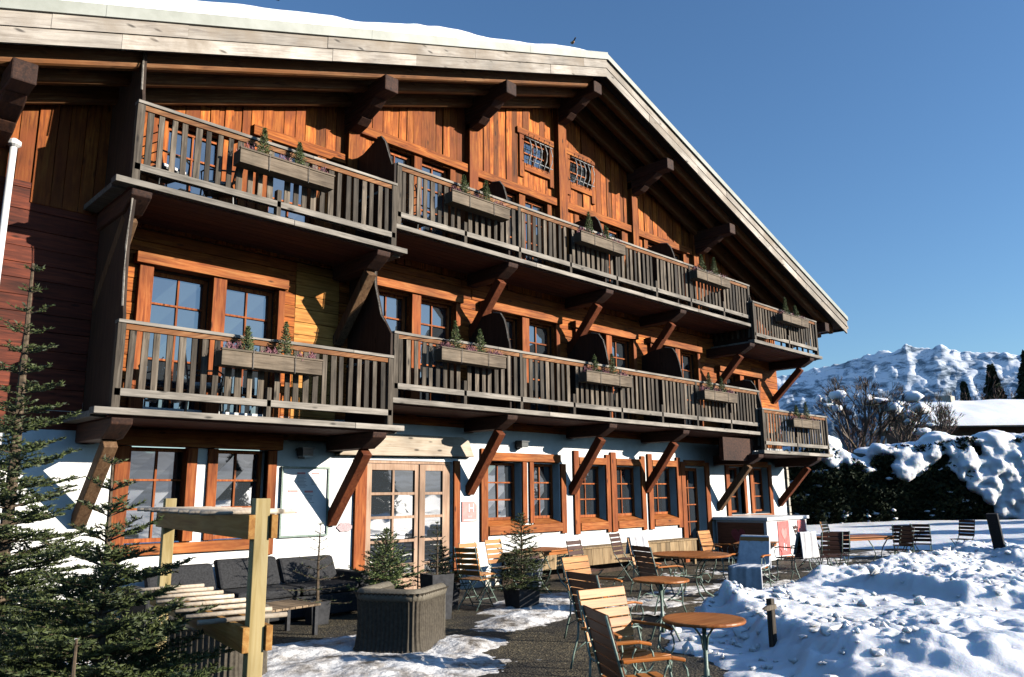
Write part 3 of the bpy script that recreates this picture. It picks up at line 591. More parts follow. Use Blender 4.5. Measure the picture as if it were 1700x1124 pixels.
for c in (4.925, 8.69, 11.60, 14.42, 17.30, 20.55):
    lo = c in (4.925, 20.55); zb, zt = (2.8, 5.05) if lo else (3.28, 5.45)
    trim([(c-1.25, c+1.12, -0.17, 0.05, zt+0.002, zt+0.16)], 'window_lintel', 'frame_x')
    trim([(c-0.105, c+0.105, -0.12, 0.12, zb, zt), (c-1.18, c-0.985, -0.1, 0.04, zb, zt), (c+0.985, c+1.10, -0.1, 0.12, zb, zt)], 'window_post', 'frame_z')
for (a, b_, z0, z1) in W1: window(a, b_, z0+0.02, z1, 2, 5, 0.10, name='french_window')
for (a, b_, z0, z1) in W2: window(a, b_, z0+0.02, z1-0.02, 2, 4, 0.08, name='french_window')
for c in (8.72, 11.60, 14.35, 17.1):
    trim([(c-0.095, c+0.095, -0.06, 0.1, 6.3, 8.24), (c-0.99, c-0.825, -0.05, 0.05, 6.3, 8.24), (c+0.825, c+0.96, -0.05, 0.05, 6.3, 8.24)], 'window_post', 'pine_z')
for (a, b_, z0, z1) in WG:
    wo = window(a, b_, z0, z1, 2, 2, 0.06, name='gable_window')
    trim([(a-0.14, a, -0.06, 0.02, z0-0.35, z1+0.02), (b_, b_+0.13, -0.06, 0.02, z0-0.35, z1+0.02)], 'window_post', 'pine_z')
    trim([(a-0.22, b_+0.14, -0.075, 0.02, z1+0.022, z1+0.17), (a, b_, -0.07, 0.02, z0-0.17, z0-0.002)], 'window_surround', 'pine_x')
    gr = MB(); n = 5
    for k in range(n):
        x = a+0.08+(b_-a-0.16)*k/(n-1)
        gr.tube([(x, -0.14, z1+0.06), (x, -0.11, z1-0.02), (x, -0.17, z1-0.14), (x, -0.22, z1-0.3), (x, -0.20, z0+0.15), (x, -0.12, z0+0.03), (x, -0.10, z0-0.04)], 0.013, 5)
    for zz in (z0+0.06, z1-0.06): gr.tube([(a-0.02, -0.125, zz), (b_+0.02, -0.125, zz)], 0.013, 5)
    build(gr, 'window_grille', 'grille', house, smooth=True)

# --- roof
def slope_poly(z_off0, z_off1, xa, xb):
    """band following the roof line between xa and xb, as a 2-D polygon in X-Z"""
    if xa < RX < xb: xs_ = [xa, RX, xb]
    else: xs_ = [xa, xb]
    return [(x, zr(x)+z_off0) for x in xs_]+[(x, zr(x)+z_off1) for x in xs_[::-1]]
rf = MB()
for sgn, xa, xb in ((-1, XL, RX), (1, RX, XR)):
    rf.prism(slope_poly(0.16, 0.36, xa, xb), 'Y', -1.40, 15.0)
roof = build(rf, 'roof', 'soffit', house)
rnd = random.Random(5)
for xa, xb, fmt in ((XL, RX, 'fascia'), (RX, XR, 'fascia_r')):
    fa = MB()
    for z0, z1, yy in ((0.0, 0.205, -1.47), (0.212, 0.41, -1.485)):
        x = xa
        while x < xb-0.01:
            e = min(xb, x+rnd.uniform(1.6, 3.6)); e = xb if xb-e < 0.6 else e
            j = rnd.uniform(-0.006, 0.006); fa.prism(slope_poly(z0, z1, x+0.002, e-0.002), 'Y', yy+j, yy+0.045+j); x = e
    build(fa, 'fascia', fmt, roof)
fl = MB()
for xa, xb in ((XL, 2.6), (2.604, 6.6), (6.604, 10.4), (10.404, RX), (RX, 16.5), (16.504, 20.6), (20.604, XR)):
    fl.prism(slope_poly(0.41, 0.58 if xb <= RX else 0.54, xa, xb), 'Y', -1.53, -1.37)
build(fl, 'verge_flashing', 'flash', roof)
ev = MB(); ev.box(XR, XR+0.04, -1.42, 14.8, zr(XR)+0.1, zr(XR)+0.42); ev.beam((XR+0.1, -1.45, zr(XR)+0.22), (XR+0.1, 14, zr(XR)+0.22), 0.12, 0.1); build(ev, 'gutter', 'fascia', roof)
for (ya, yb, z0, z1) in ((-1.16, -0.98, -0.12, 0.155), (-0.76, -0.58, -0.19, 0.155), (-0.26, -0.10, -0.28, 0.155)):
    for xa, xb, fmt in ((XL, RX-0.06, 'rafter'), (RX+0.06, XR-0.3, 'rafter_r')):
        q = MB(); q.prism(slope_poly(z0, z1, xa, xb), 'Y', ya, yb); build(q, 'rafter', fmt, roof, bevel=0.05)
for x in (1.85, 7.2, 10.1, 12.86, 15.65, 18.5, 24.0):
    zt = zr(x)-0.14 if abs(x-RX) > 0.2 else zr(x)-0.05
    q = MB(); q.box(x-0.14, x+0.14, -1.28, 0.02, zt-0.28, zt)
    q.prism([(0.02, zt-0.285), (-0.95, zt-0.285), (-0.80, zt-0.38), (-0.45, zt-0.50), (0.02, zt-0.50)], 'X', x-0.13, x+0.13)
    q.prism([(0.02, zt-0.505), (-0.55, zt-0.505), (-0.40, zt-0.60), (0.02, zt-0.68)], 'X', x-0.12, x+0.12)
    build(q, 'purlin', 'beam_y', roof, bevel=0.02)
# snow lying on the roof
def roof_snow(xa, xb, thick, y0, name, edge):
    nx = int((xb-xa)/0.08); X, Y = np.meshgrid(np.linspace(xa, xb, nx), np.concatenate([np.linspace(y0, y0+1.2, 34), np.linspace(y0+1.4, 14.5, 24)]), indexing='ij')
    base = RZ-SL*np.abs(X-RX)+0.35
    d = np.minimum(Y-y0, np.minimum(X-xa, xb-X)+(0 if edge else 9))
    prof_ = np.sqrt(np.clip(1-(1-np.clip(d/(thick*0.3), 0, 1))**2, 0, 1))
    th = thick(X) if callable(thick) else thick
    Zs = base+th*prof_*(0.85+0.30*(fbm(X*0.5, Y*0.8, 4)-0.5)*2)*np.clip(0.55+(RX-X)*0.10, 0.4, 1.0)
    lower = grid_mesh(name, X, Y+0.03*(fbm(X*3, Y*3, 2)-0.5), np.where(Y < y0+0.001, base+0.05, Zs), 'snow'); return lower
s1 = roof_snow(XL, RX-0.1, 0.62, -1.46, 'roof_snow', False); tag(s1, 'thick snow layer on the left slope of the chalet roof', 'snow', kind='stuff')
s2 = roof_snow(RX+0.5, XR-0.2, 0.22, -1.15, 'roof_snow', True); tag(s2, 'thin snow layer on the right slope of the chalet roof', 'snow', kind='stuff')

# --- balconies
def baluster_panel(mb, x0, x1, y, z0, z1, sp=0.155, wd=0.084):
    n = max(2, int(round((x1-x0)/sp))); st = (x1-x0)/n
    for k in range(n):
        x = x0+st*(k+0.5)+rnd.uniform(-.012, .012); w_ = wd*rnd.uniform(0.85, 1.15); t = rnd.uniform(-.012, .012)
        mb.add([(x-w_/2, y, z0), (x+w_/2, y, z0), (x+w_/2, y+.025, z0), (x-w_/2, y+.025, z0), (x-w_/2+t, y, z1), (x+w_/2+t, y, z1), (x+w_/2+t, y+.025, z1), (x-w_/2+t, y+.025, z1)],
               [(0,3,2,1),(4,5,6,7),(0,1,5,4),(1,2,6,5),(2,3,7,6),(3,0,4,7)])
def balcony(x0, x1, zd, Y, posts, beams, left=True, right=True, parts=(), ov=0.12, label=None):
    d = MB(); n = int((abs(Y)-0.05)/0.15); st = (abs(Y)-0.04)/n
    for k in range(n): d.box(x0, x1, Y+0.04+k*st, Y+0.04+(k+1)*st-0.008, zd-0.11, zd-0.045)
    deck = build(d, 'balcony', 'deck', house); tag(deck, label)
    e = MB(); x = x0-ov
    while x < x1+ov-0.01:
        q = min(x1+ov, x+rnd.uniform(2.2, 4)); q = x1+ov if x1+ov-q < 0.7 else q
        e.box(x+0.002, q-0.002, Y-0.06, Y+0.13, zd-0.085+rnd.uniform(-.004, .004), zd); x = q
    e.box(x0-ov+0.02, x0-0.002, Y+0.132, -0.01, zd-0.11, zd-0.03); e.box(x1+0.002, x1+ov-0.02, Y+0.132, -0.01, zd-0.11, zd-0.03)
    build(e, 'deck_edge', 'grey_x', deck, bevel=0.006)
    yr = Y+0.03
    rl = MB(); x = x0
    while x < x1-0.01:
        q = min(x1, x+rnd.uniform(2.2, 4)); q = x1 if x1-q < 0.7 else q
        rl.box(x+0.001, q-0.001, yr-0.055, yr+0.085, zd+1.075, zd+1.12); x = q
    for s_, on in ((x0, left), (x1, right)):
        if on: rl.box(s_-0.055, s_+0.055, yr+0.087, -0.02, zd+1.075, zd+1.12)
    build(rl, 'handrail', 'grey_x', deck, bevel=0.006)
    ur = MB(); ur.box(x0+0.03, x1-0.03, yr-0.03, yr+0.015, zd+1.0, zd+1.073); build(ur, 'rail_board', 'rafter', deck, bevel=0.004)
    br = MB(); br.box(x0+0.02, x1-0.02, yr-0.045, yr-0.012, zd+0.15, zd+0.245); br.box(x0+0.04, x1-0.04, yr+0.016, yr+0.05, zd+0.15, zd+0.225)
    build(br, 'bottom_rail', 'grey_x', deck, bevel=0.004)
    pn = MB(); ps = sorted(posts)
    for a, b_ in zip(ps[:-1], ps[1:]): baluster_panel(pn, a+0.05, b_-0.05, yr-0.012, zd+0.17, zd+1.06)
    if left:
        n = int(abs(Y)/0.17)
        for k in range(n): yy = Y+0.12+k*0.17; pn.box(x0-0.012, x0+0.013, yy, yy+0.06, zd+0.12, zd+1.07)
    if right:
        n = int(abs(Y)/0.17)
        for k in range(n): yy = Y+0.12+k*0.17; pn.box(x1-0.013, x1+0.012, yy, yy+0.06, zd+0.12, zd+1.07)
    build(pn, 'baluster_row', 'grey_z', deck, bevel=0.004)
    for k, p in enumerate(ps):
        q = MB(); end = k in (0, len(ps)-1); w_ = 0.10 if end else 0.07
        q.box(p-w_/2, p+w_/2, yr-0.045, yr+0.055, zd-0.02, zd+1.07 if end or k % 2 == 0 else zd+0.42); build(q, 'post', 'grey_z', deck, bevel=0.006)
    for (xb, zf, br_m) in beams:
        q = MB(); L_ = abs(Y)+0.02
        q.prism([(0.02, zd-0.12), (-L_-0.02, zd-0.12), (-L_, zd-0.20), (-L_+0.12, zd-0.27), (-L_+0.3, zd-0.36), (0.02, zd-0.36)], 'X', xb-0.13, xb+0.13)
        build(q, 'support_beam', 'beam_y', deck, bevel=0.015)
        q = MB(); yo = -(abs(Y)*0.74); q.beam((xb, 0.0, zf), (xb, yo, zd-0.40), 0.17, 0.17, (0, 0, 1)); build(q, 'brace', br_m, deck, bevel=0.012)
    for xp, kind_ in parts:
        q = MB(); Yf = abs(Y)
        if kind_ == 'full': pr = [(0.0, zd), (-Yf+0.03, zd), (-Yf+0.03, zd+1.18), (-Yf*0.95, zd+1.3), (-Yf*0.92, zd+1.7), (-Yf*0.90, zd+2.1), (-Yf*0.97, zd+2.78), (0.0, zd+2.78)]
        elif kind_ == 'high': pr = [(0.0, zd), (-Yf+0.03, zd), (-Yf+0.03, zd+1.5), (-Yf*0.84, zd+1.74), (-Yf*0.76, zd+1.86), (-Yf*0.70, zd+2.1), (-Yf*0.62, zd+2.4), (-Yf*0.6, zd+2.78), (0.0, zd+2.78)]
        elif kind_ == 'hump': pr = [(0.0, zd), (-Yf+0.03, zd), (-Yf+0.03, zd+1.5), (-Yf*0.93, zd+1.48), (-Yf*0.84, zd+1.74), (-Yf*0.77, zd+1.97), (-Yf*0.68, zd+2.11), (-Yf*0.58, zd+2.13), (-Yf*0.25, zd+1.97), (0.0, zd+1.95)]
        else:
            t_ = 1.93 if kind_ == 'mid' else 1.66
            pr = [(0.0, zd), (-Yf+0.03, zd), (-Yf+0.03, zd+1.15), (-Yf*0.96, zd+t_*0.66), (-Yf*0.92, zd+t_*0.78), (-Yf*0.86, zd+t_*0.9), (-Yf*0.78, zd+t_*0.97), (-Yf*0.6, zd+t_), (-Yf*0.3, zd+t_*0.985), (0.0, zd+t_*0.93)]
        q.prism(pr, 'X', xp-0.02, xp+0.02); build(q, 'partition', 'partition', deck)
        q = MB(); q.tube([(xp-0.03, a-0.012, c) for a, c in pr[3:8]], 0.012, 4); build(q, 'partition_edge', 'grey_x', deck)
    return deck
rnd = random.Random(21)
B1Y, B2Y = -1.32, -1.2
u1_ = balcony(3.14, 7.32, 5.78, B1Y, [3.19, 5.2, 7.27], [(3.28, 4.3, 'brace_old'), (7.07, 4.3, 'brace_old')], parts=((3.22, 'full'), (7.3, 'hump')), left=False, ov=0.2, label='upper balcony at the left end')
l1_ = balcony(3.14, 7.32, 2.82, B1Y, [3.19, 5.2, 7.27], [(3.28, 1.42, 'brace_old'), (7.07, 1.3, 'brace')], parts=((3.22, 'full'), (7.3, 'high')), left=False, ov=0.2, label='lower balcony at the left end')
u2_ = balcony(7.40, 19.32, 6.23, B2Y, [7.45, 8.95, 10.35, 11.85, 13.4, 14.9, 16.35, 17.9, 19.25], [(10.15, 4.85, 'brace'), (13.1, 4.85, 'brace'), (15.95, 4.85, 'brace')], parts=((10.1, 'low'), (13.05, 'low'), (15.85, 'low')), label='long upper balcony in the middle')
l2_ = balcony(7.40, 19.48, 3.28, B2Y, [7.45, 8.95, 10.35, 11.85, 13.4, 14.9, 16.35, 17.9, 19.4], [(10.09, 1.77, 'brace'), (13.06, 1.75, 'brace'), (15.8, 1.78, 'brace')], parts=((10.1, 'mid'), (13.05, 'mid'), (15.85, 'mid')), label='long lower balcony in the middle')
u3_ = balcony(19.2, 23.1, 5.75, B1Y, [19.25, 21.2, 23.05], [(19.0, 4.35, 'brace'), (22.55, 4.43, 'brace')], parts=((19.28, 'low'),), label='short upper balcony at the right end')
l3_ = balcony(19.3, 23.25, 2.80, B1Y, [19.35, 21.2, 23.2], [(19.05, 1.29, 'brace_old'), (22.48, 1.34, 'brace')], parts=((19.38, 'mid'),), label='short lower balcony at the right end')
sk_ = MB(); sk_.box(17.75, 19.25, -1.02, -0.9, 2.52, 3.10); build(sk_, 'skirt_board', 'beam_y', house)

# ================================================================== THINGS ON THE FACADE
# menu and notice board
nb = empty('notice_board', (6.55, -0.02, 1.1), label='white framed hotel notice board with red headings on wall left of the entrance', cat='notice board')
q = MB(); X0, X1, Z0, Z1 = 6.14, 7.00, 1.10, 2.20
q.box(X0, X1, -0.05, 0.0, Z0, Z0+.03); q.box(X0, X1, -0.05, 0.0, Z1-.03, Z1); q.box(X0, X0+.03, -0.05, 0.0, Z0+.03, Z1-.03); q.box(X1-.03, X1, -0.05, 0.0, Z0+.03, Z1-.03)
build(q, 'frame', 'iron', nb)
q = MB(); q.box(X0+.03, X1-.03, -0.025, -0.004, Z0+.03, Z1-.03); build(q, 'panel', 'white', nb)
q = MB()
for (x, z, w_) in ((6.42, 2.08, .14), (6.68, 2.08, .14), (6.27, 1.80, .17), (6.56, 1.79, .15), (6.26, 1.47, .18)): q.box(x, x+w_, -0.032, -0.0255, z, z+.03)
build(q, 'red_heading', 'pinkred', nb)
rnd = random.Random(8)
for (x, z0, z1) in ((6.27, 1.62, 1.77), (6.56, 1.52, 1.76), (6.27, 1.30, 1.44), (6.42, 1.86, 2.05), (6.68, 1.90, 2.05), (6.60, 1.24, 1.44)):
    q = MB(); z = z1
    while z > z0: q.box(x, x+rnd.uniform(.08, .2), -0.030, -0.0255, z, z+.005); z -= .022
    tag(build(q, 'small_print', 'crate', nb), kind='stuff')
def text_mesh(txt, size, ext=0.003):
    c = bpy.data.curves.new('txt', 'FONT'); c.body = txt; c.size = size; c.extrude = ext; c.align_x = 'CENTER'
    o = bpy.data.objects.new('txt', c); COL.objects.link(o); bpy.context.view_layer.update()
    dg = bpy.context.evaluated_depsgraph_get(); me = bpy.data.meshes.new_from_object(o.evaluated_get(dg))
    bpy.data.objects.remove(o); return me
def add_text(parent, name, txt, size, pos, mat):
    me = text_mesh(txt, size); me.transform(Matrix.Rotation(R(90), 4, 'X')); me.materials.clear(); me.materials.append(M[mat])
    o = bpy.data.objects.new(name, me); COL.objects.link(o); o.parent = parent; o.location = Vector(pos)-Vector(parent.location); return o
hs = empty('hotel_sign', (10.09, -0.01, 1.23), label='small red wall plate with a white H beside the entrance door', cat='sign')
q = MB(); q.prism([(9.91, 1.23), (10.28, 1.23), (10.28, 1.53), (10.21, 1.60), (9.91, 1.60)], 'Y', -0.022, -0.002); build(q, 'plate', 'pinkred', hs)
add_text(hs, 'letter', 'H', 0.22, (10.13, -0.026, 1.405), 'white')
add_text(hs, 'small_lettering', '***', 0.10, (10.09, -0.026, 1.27), 'white')
q = MB(); q.box(9.94, 10.25, -0.027, -0.0225, 1.245, 1.262); build(q, 'line', 'white', hs)
q = MB(); q.prism([(7.34+0.15*math.cos(t)*(1+.06*math.cos(6*t)), 1.22+0.075*math.sin(t)*(1+.1*math.cos(6*t))) for t in [2*math.pi*k/32 for k in range(32)]], 'Y', -0.02, -0.001)
tag(build(q, 'wall_plaque', 'mauve', bevel=0.004), 'small oval mauve plaque on the plaster left of the entrance', 'plaque')
def wall_lamp(x, z, label):
    o = empty('wall_lamp', (x, 0, z), label=label, cat='lamp', group='lamps under the balconies')
    q = MB(); q.box(x-.05, x+.05, -.04, 0, z-.09, z+.09); build(q, 'bracket', 'iron_dark', o)
    q = MB(); q.box(x-.09, x+.09, -.23, -.042, z-.05, z+.05); q.box(x-.11, x+.11, -.25, -.042, z+.052, z+.075); build(q, 'housing', 'iron_dark', o)
    q = MB(); q.box(x-.07, x+.07, -.21, -.05, z-.07, z-.052); build(q, 'lens', 'white', o)
wall_lamp(6.48, 2.42, 'black box lamp on wall above the notice board'); wall_lamp(11.42, 2.72, 'black box lamp on wall above the window pair')
q = MB(); q.tube([(2.02, -0.12, 2.9), (2.04, -0.12, 6.28)], 0.045, 8); dp = empty('downpipe', (2.03, -0.12, 2.9), label='pale downpipe running up the left end of the timber wall', cat='drainpipe')
build(q, 'pipe', 'white', dp, smooth=True)
q = MB(); q.lathe([(0.05, 6.28), (0.085, 6.31), (0.085, 6.36), (0.03, 6.40)], 12, (2.04, -0.12)); build(q, 'cap', 'white', dp)

# ---- small conifers for boxes and pots
def fir(H, rad, n_wh, per, seed, twig_step=0.06, nl=0.022, nw=0.005, start=0.08, up=0.35, dens=1.0, droop=0.15, tipbare=0.0, full=0):
    """needles and wood of a young fir as two MBs, built of whorled branches with side twigs"""
    rg = random.Random(seed); wd = MB(); V = []; F = []
    wd.tube([(0, 0, 0), (0.01*H, 0, H*0.5), (0, 0.005*H, H*0.99)], [0.018*H+.004, 0.011*H+.003, 0.003*H+.001], 6)
    def needles(p, q, width_up):
        d = q-p; L_ = d.length
        if L_ < 1e-4: return
        d /= L_; n = max(2, int(L_/(nl*0.28)*dens)); s_ = d.cross(Vector((0, 0, 1)))
        if s_.length < 0.05: s_ = Vector((1, 0, 0))
        s_.normalize(); u = s_.cross(d)
        for k in range(n):
            b_ = p+d*(L_*(k+rg.random())/n); a = rg.choice([rg.uniform(-0.5, 0.5), rg.uniform(math.pi-0.5, math.pi+0.5), rg.uniform(0.3, 2.8)])
            o = (s_*math.cos(a)+u*math.sin(a))*0.85+d*0.6; o.normalize(); ln = nl*rg.uniform(0.7, 1.2); w_ = o.cross(d).normalized()*nw*0.5
            i = len(V); V.extend([b_-w_, b_+w_, b_+o*ln]); F.append((i, i+1, i+2))
    for i in range(n_wh):
        t = i/(n_wh-1); z = H*(start+(0.97-start)*t**(1.45 if full else 0.92)); L0 = rad*(1-(z/H))**(0.98 if full else 0.8)*rg.uniform(0.85, 1.1)+0.035*H*0.6
        nb_ = max(3, int(per*(1-(0.6 if full else 0.35)*t)+rg.uniform(-.5, .8))); a0 = rg.uniform(0, 6.28)
        for k in range(nb_):
            a = a0+2*math.pi*k/nb_+rg.uniform(-.25, .25); L_ = L0*rg.uniform(0.7, 1.12); el = up*(0.25+0.9*t)+rg.uniform(-.12, .12)
            pts = [Vector((0, 0, z))]; dirv = Vector((math.cos(a), math.sin(a), el))
            m = 5
            for j in range(m):
                dirv = dirv.normalized(); dirv.z += (-droop if j < 2 else droop*0.9)*0.5*(1-t); pts.append(pts[-1]+dirv.normalized()*L_/m)
            wd.tube(pts, [0.010*L_+.003]+[0.007*L_+.002]*3+[0.002, 0.0015], 4, False)
            for j in range(1 if tipbare == 0 else 2, m): needles(pts[j], pts[j+1], 1)
            ns = max(2, int(L_*0.85/twig_step))
            for j in range(ns):
                f = 0.15+0.85*(j+0.5)/ns; ii = min(m-1, int(f*m)); p = pts[ii].lerp(pts[ii+1], f*m-ii); dd_ = (pts[ii+1]-pts[ii]).normalized()
                sd_ = dd_.cross(Vector((0, 0, 1))).normalized()*(1 if j % 2 else -1)
                tl = L_*(0.55 if full else 0.42)*(1-f*0.7)*rg.uniform(0.7, 1.15); tv = (dd_*0.75+sd_*0.8+Vector((0, 0, rg.uniform(-.12, .2)))).normalized()
                q = p+tv*tl; wd.tube([p, q], [0.0025, 0.0012], 3, False); needles(p, q, 1)
                if tl > (0.09 if full else 0.14):
                    for h_ in (0.4, 0.7):
                        for sg in (-1, 1):
                            p2 = p.lerp(q, h_); t2 = (tv*0.7+tv.cross(Vector((0, 0, 1))).normalized()*sg*0.75).normalized(); needles(p2, p2+t2*tl*0.4*(1.2-h_), 1)
    nm = MB(); nm.v = [tuple(v) for v in V]; nm.f = F
    return wd, nm
def fir_parts(root, H, rad, n_wh, per, seed, mat='needle', stem='bark', names=('trunk', 'crown'), **k):
    wd, nm = fir(H, rad, n_wh, per, seed, **k)
    return build(wd, names[0], stem, root, local=True), build(nm, names[1], mat, root, local=True)
# ---- planter boxes on the balcony rails
def planter(xc, wid, zt, Y, label, seed):
    rg = random.Random(seed); o = empty('planter_box', (xc, Y, zt-0.22), label=label, cat='planter', group='planter boxes along the balcony rails')
    q = MB(); x0, x1 = -wid/2, wid/2
    q.box(x0, x1, -0.27, -0.245, 0, 0.20); q.box(x0, x1, -0.07, -0.05, 0, 0.2); q.box(x0, x0+.02, -0.244, -0.071, 0, .2); q.box(x1-.02, x1, -0.244, -0.071, 0, .2); q.box(x0+.021, x1-.021, -0.244, -0.071, 0.002, 0.03)
    q.box(x0-.01, x1+.01, -0.285, -0.24, 0.201, 0.228); build(q, 'box', 'box', o, local=True, bevel=0.004)
    q = MB()
    for t in (-0.2, 0.2): q = MB(); q.tube([(wid*t*1.05, -0.278, -0.02), (wid*t*1.05, -0.290, 0.20), (wid*t*1.05, -0.288, 0.234), (wid*t*1.05, -0.0, 0.234)], 0.006, 4); build(q, 'strap', 'grey_x', o, local=True)
    q = MB(); q.box(x0+.022, x1-.022, -.243, -.072, .12, .18); build(q, 'soil', 'bark', o, local=True)
    for t in (-0.24, 0.14):
        wd, nm = fir(0.50*rg.uniform(.8, 1.15), 0.15, 14, 8, seed*3+int(t*50), twig_step=0.03, nl=0.035, nw=0.013, start=0.1, up=1.2, dens=0.8)
        for mb_ in (wd, nm): mb_.v = [(a+wid*t, b_-0.16, c+0.17) for a, b_, c in mb_.v]
        wd.v += []; c_ = build(nm, 'conifer', 'needle_bright', o, local=True); build(wd, 'stem', 'stem', c_, local=True)
    V = []; F = []
    for k in range(900):
        cx = rg.choice([-0.42, -0.33, -0.05, 0.02, 0.30, 0.42, 0.4])*wid+rg.gauss(0, .035); h_ = rg.uniform(.03, .17); a = rg.uniform(0, 6.28); y_ = -0.16+rg.gauss(0, .035)
        i = len(V); z_ = 0.17+h_*rg.random(); V += [(cx, y_, z_), (cx+.014*math.cos(a), y_+.014*math.sin(a), z_), (cx+.03*math.cos(a), y_+.02*math.sin(a), z_+.045)]; F.append((i, i+1, i+2))
    q = MB(); q.v = V; q.f = F; tag(build(q, 'heather', 'heather', o, local=True), kind='stuff')
PB = [(5.2, 1.5, 6.56, B1Y, 'grey planter box on the upper left-end balcony, nearest the roof edge'), (9.12, 1.42, 7.06, B2Y, 'left planter box on the long upper balcony beside the low partition'),
      (12.65, 1.5, 7.12, B2Y, 'middle planter box on the long upper balcony under the barred gable windows'), (17.05, 1.55, 7.16, B2Y, 'right planter box on the long upper balcony in the roof shade'),
      (21.2, 1.6, 6.68, B1Y, 'small planter box on the short upper balcony below the right eave'), (5.12, 1.5, 3.67, B1Y, 'grey planter box on the lower left-end balcony in front of the double window'),
      (8.95, 1.5, 4.18, B2Y, 'left planter box on the long lower balcony above the entrance'), (12.7, 1.5, 4.16, B2Y, 'middle planter box on the long lower balcony'),
      (17.05, 1.5, 4.14, B2Y, 'right planter box on the long lower balcony'), (21.35, 1.6, 3.69, B1Y, 'small planter box on the short lower balcony seen against the hedge')]
for k, (x, wd_, zt, Y, lb_) in enumerate(PB): planter(x, wd_, zt, Y, lb_, 50+k)

# ================================================================== BALCONY FURNITURE
def easy_chair(x, y, z, rz, label, mat='iron_dark', cush='fleece'):
    o = empty('balcony_chair', (x, y, z), rz, label=label, cat='chair', group='chairs standing on the balconies')
    q = MB(); q.box(-.22, .22, -.24, .24, .40, .43); build(q, 'seat', mat, o, local=True)
    q = MB()
    for s in (-.23, .23): q.tube([(-.22, s, .43), (-.30, s, .9), (-.33, s, .97), (-.30, s, 1.0)], .014, 5); q.tube([(-.25, s, .64), (.15, s, .65), (.22, s, .6), (.2, s, .43)], .014, 5)
    for k in range(4): q.tube([(-.24-.02*k, -.23, .5+.13*k), (-.24-.02*k, .23, .5+.13*k)], .010, 4)
    build(q, 'backrest', mat, o, local=True)
    for a, b_ in ((.2, .22), (.2, -.22), (-.22, .22), (-.22, -.22)): q = MB(); q.tube([(a, b_, .40), (a*1.15, b_, 0)], .013, 5); build(q, 'leg', mat, o, local=True)
    q = MB(); q.box(-.2, .2, -.21, .21, .431, .49); build(q, 'cushion', cush, o, local=True, bevel=.02)
    return o
easy_chair(3.75, -0.75, 5.78, 0.3, 'black iron chair with scrolled arms at the left end of the upper balcony')
easy_chair(4.55, -0.7, 5.78, 2.6, 'chair with pale cushion behind the upper left planter box')
easy_chair(4.6, -0.6, 2.82, -0.4, 'dark chair with pale cushion at the left end of the lower balcony')
easy_chair(8.3, -0.6, 6.23, 0.2, 'chair behind the rail at the left end of the long upper balcony')
def snow_lump(name, c, r, seed, label, mat='snow'):
    q = MB(); q.blob((0, 0, 0), r, seed, 3, 0.12); o = build(q, name, mat, None, loc=c, smooth=True); tag(o, label, 'snow', kind='stuff'); return o

# ================================================================== YOUNG FIRS AND RACK ON THE LEFT
o = empty('fir_tree', (1.52, -6.72, 0.0), 0.4, label='small young fir in the left foreground, in front of the timber rack', cat='fir tree')
fir_parts(o, 1.99, 1.02, 18, 12, 5, twig_step=0.03, nl=0.028, nw=0.010, start=0.10, up=0.45, dens=1.35, full=1)
o = empty('fir_tree', (1.98, -2.25, 0.0), 1.0, label='tall slim fir standing against the left end of the house', cat='fir tree')
fir_parts(o, 4.25, 0.95, 25, 11, 9, twig_step=0.055, nl=0.045, nw=0.017, start=0.05, up=0.40, dens=0.9, full=1)
o = empty('fir_tree', (0.98, -8.2, 0.0), 2.0, label='low fir sapling at the left edge, its drooping twigs dark against the snow', cat='fir tree')
fir_parts(o, 1.25, 0.40, 11, 7, 31, twig_step=0.035, nl=0.025, nw=0.008, start=0.1, up=0.3, dens=1.0, full=1)

P1 = Vector((2.04, -7.48, 0)); P2 = Vector((2.40, -5.30, 0)); dr = (P2-P1).normalized(); L12 = (P2-P1).length
rk = empty('timber_rack', tuple(P1), math.atan2(dr.y, dr.x), label='new pale timber drying rack with dowels between two tall posts', cat='rack')
for t in (0, L12): q = MB(); q.box(t-.04, t+.04, -.04, .04, 0, 1.735); build(q, 'post', 'lath', rk, local=True, bevel=.004)
for zz in (1.585, 1.02):
    for s in (-1, 1):
        q = MB(); q.box(-.06, L12+.06, s*.043 if s > 0 else -.078, .078 if s > 0 else -.043, zz-.06, zz+.065); build(q, 'rail', 'lathb', rk, local=True, bevel=.003)
    n = 8
    for k in range(n):
        t = .2+(L12-.4)*k/(n-1); q = MB(); a = .26 if zz > 1.3 else .24; q.tube([(t, -a, zz+.075), (t, a, zz+.075)], .0135, 8); build(q, 'dowel', 'lintel', rk, local=True, smooth=True)
# old board fence post at the left edge
fp = empty('fence_panel', (1.05, -6.0, 0), label='weathered board fence panel cut by the left edge of the photo', cat='fence')
q = MB(); q.box(1.01, 1.06, -6.03, -5.97, 0, 1.95); build(q, 'post', 'grey_z', fp, bevel=.004)
for k in range(5): q = MB(); q.box(0.52+k*.1, .61+k*.1, -6.0, -5.975, .2, 1.62+.01*k); build(q, 'board', 'grey_z', fp, bevel=.003)

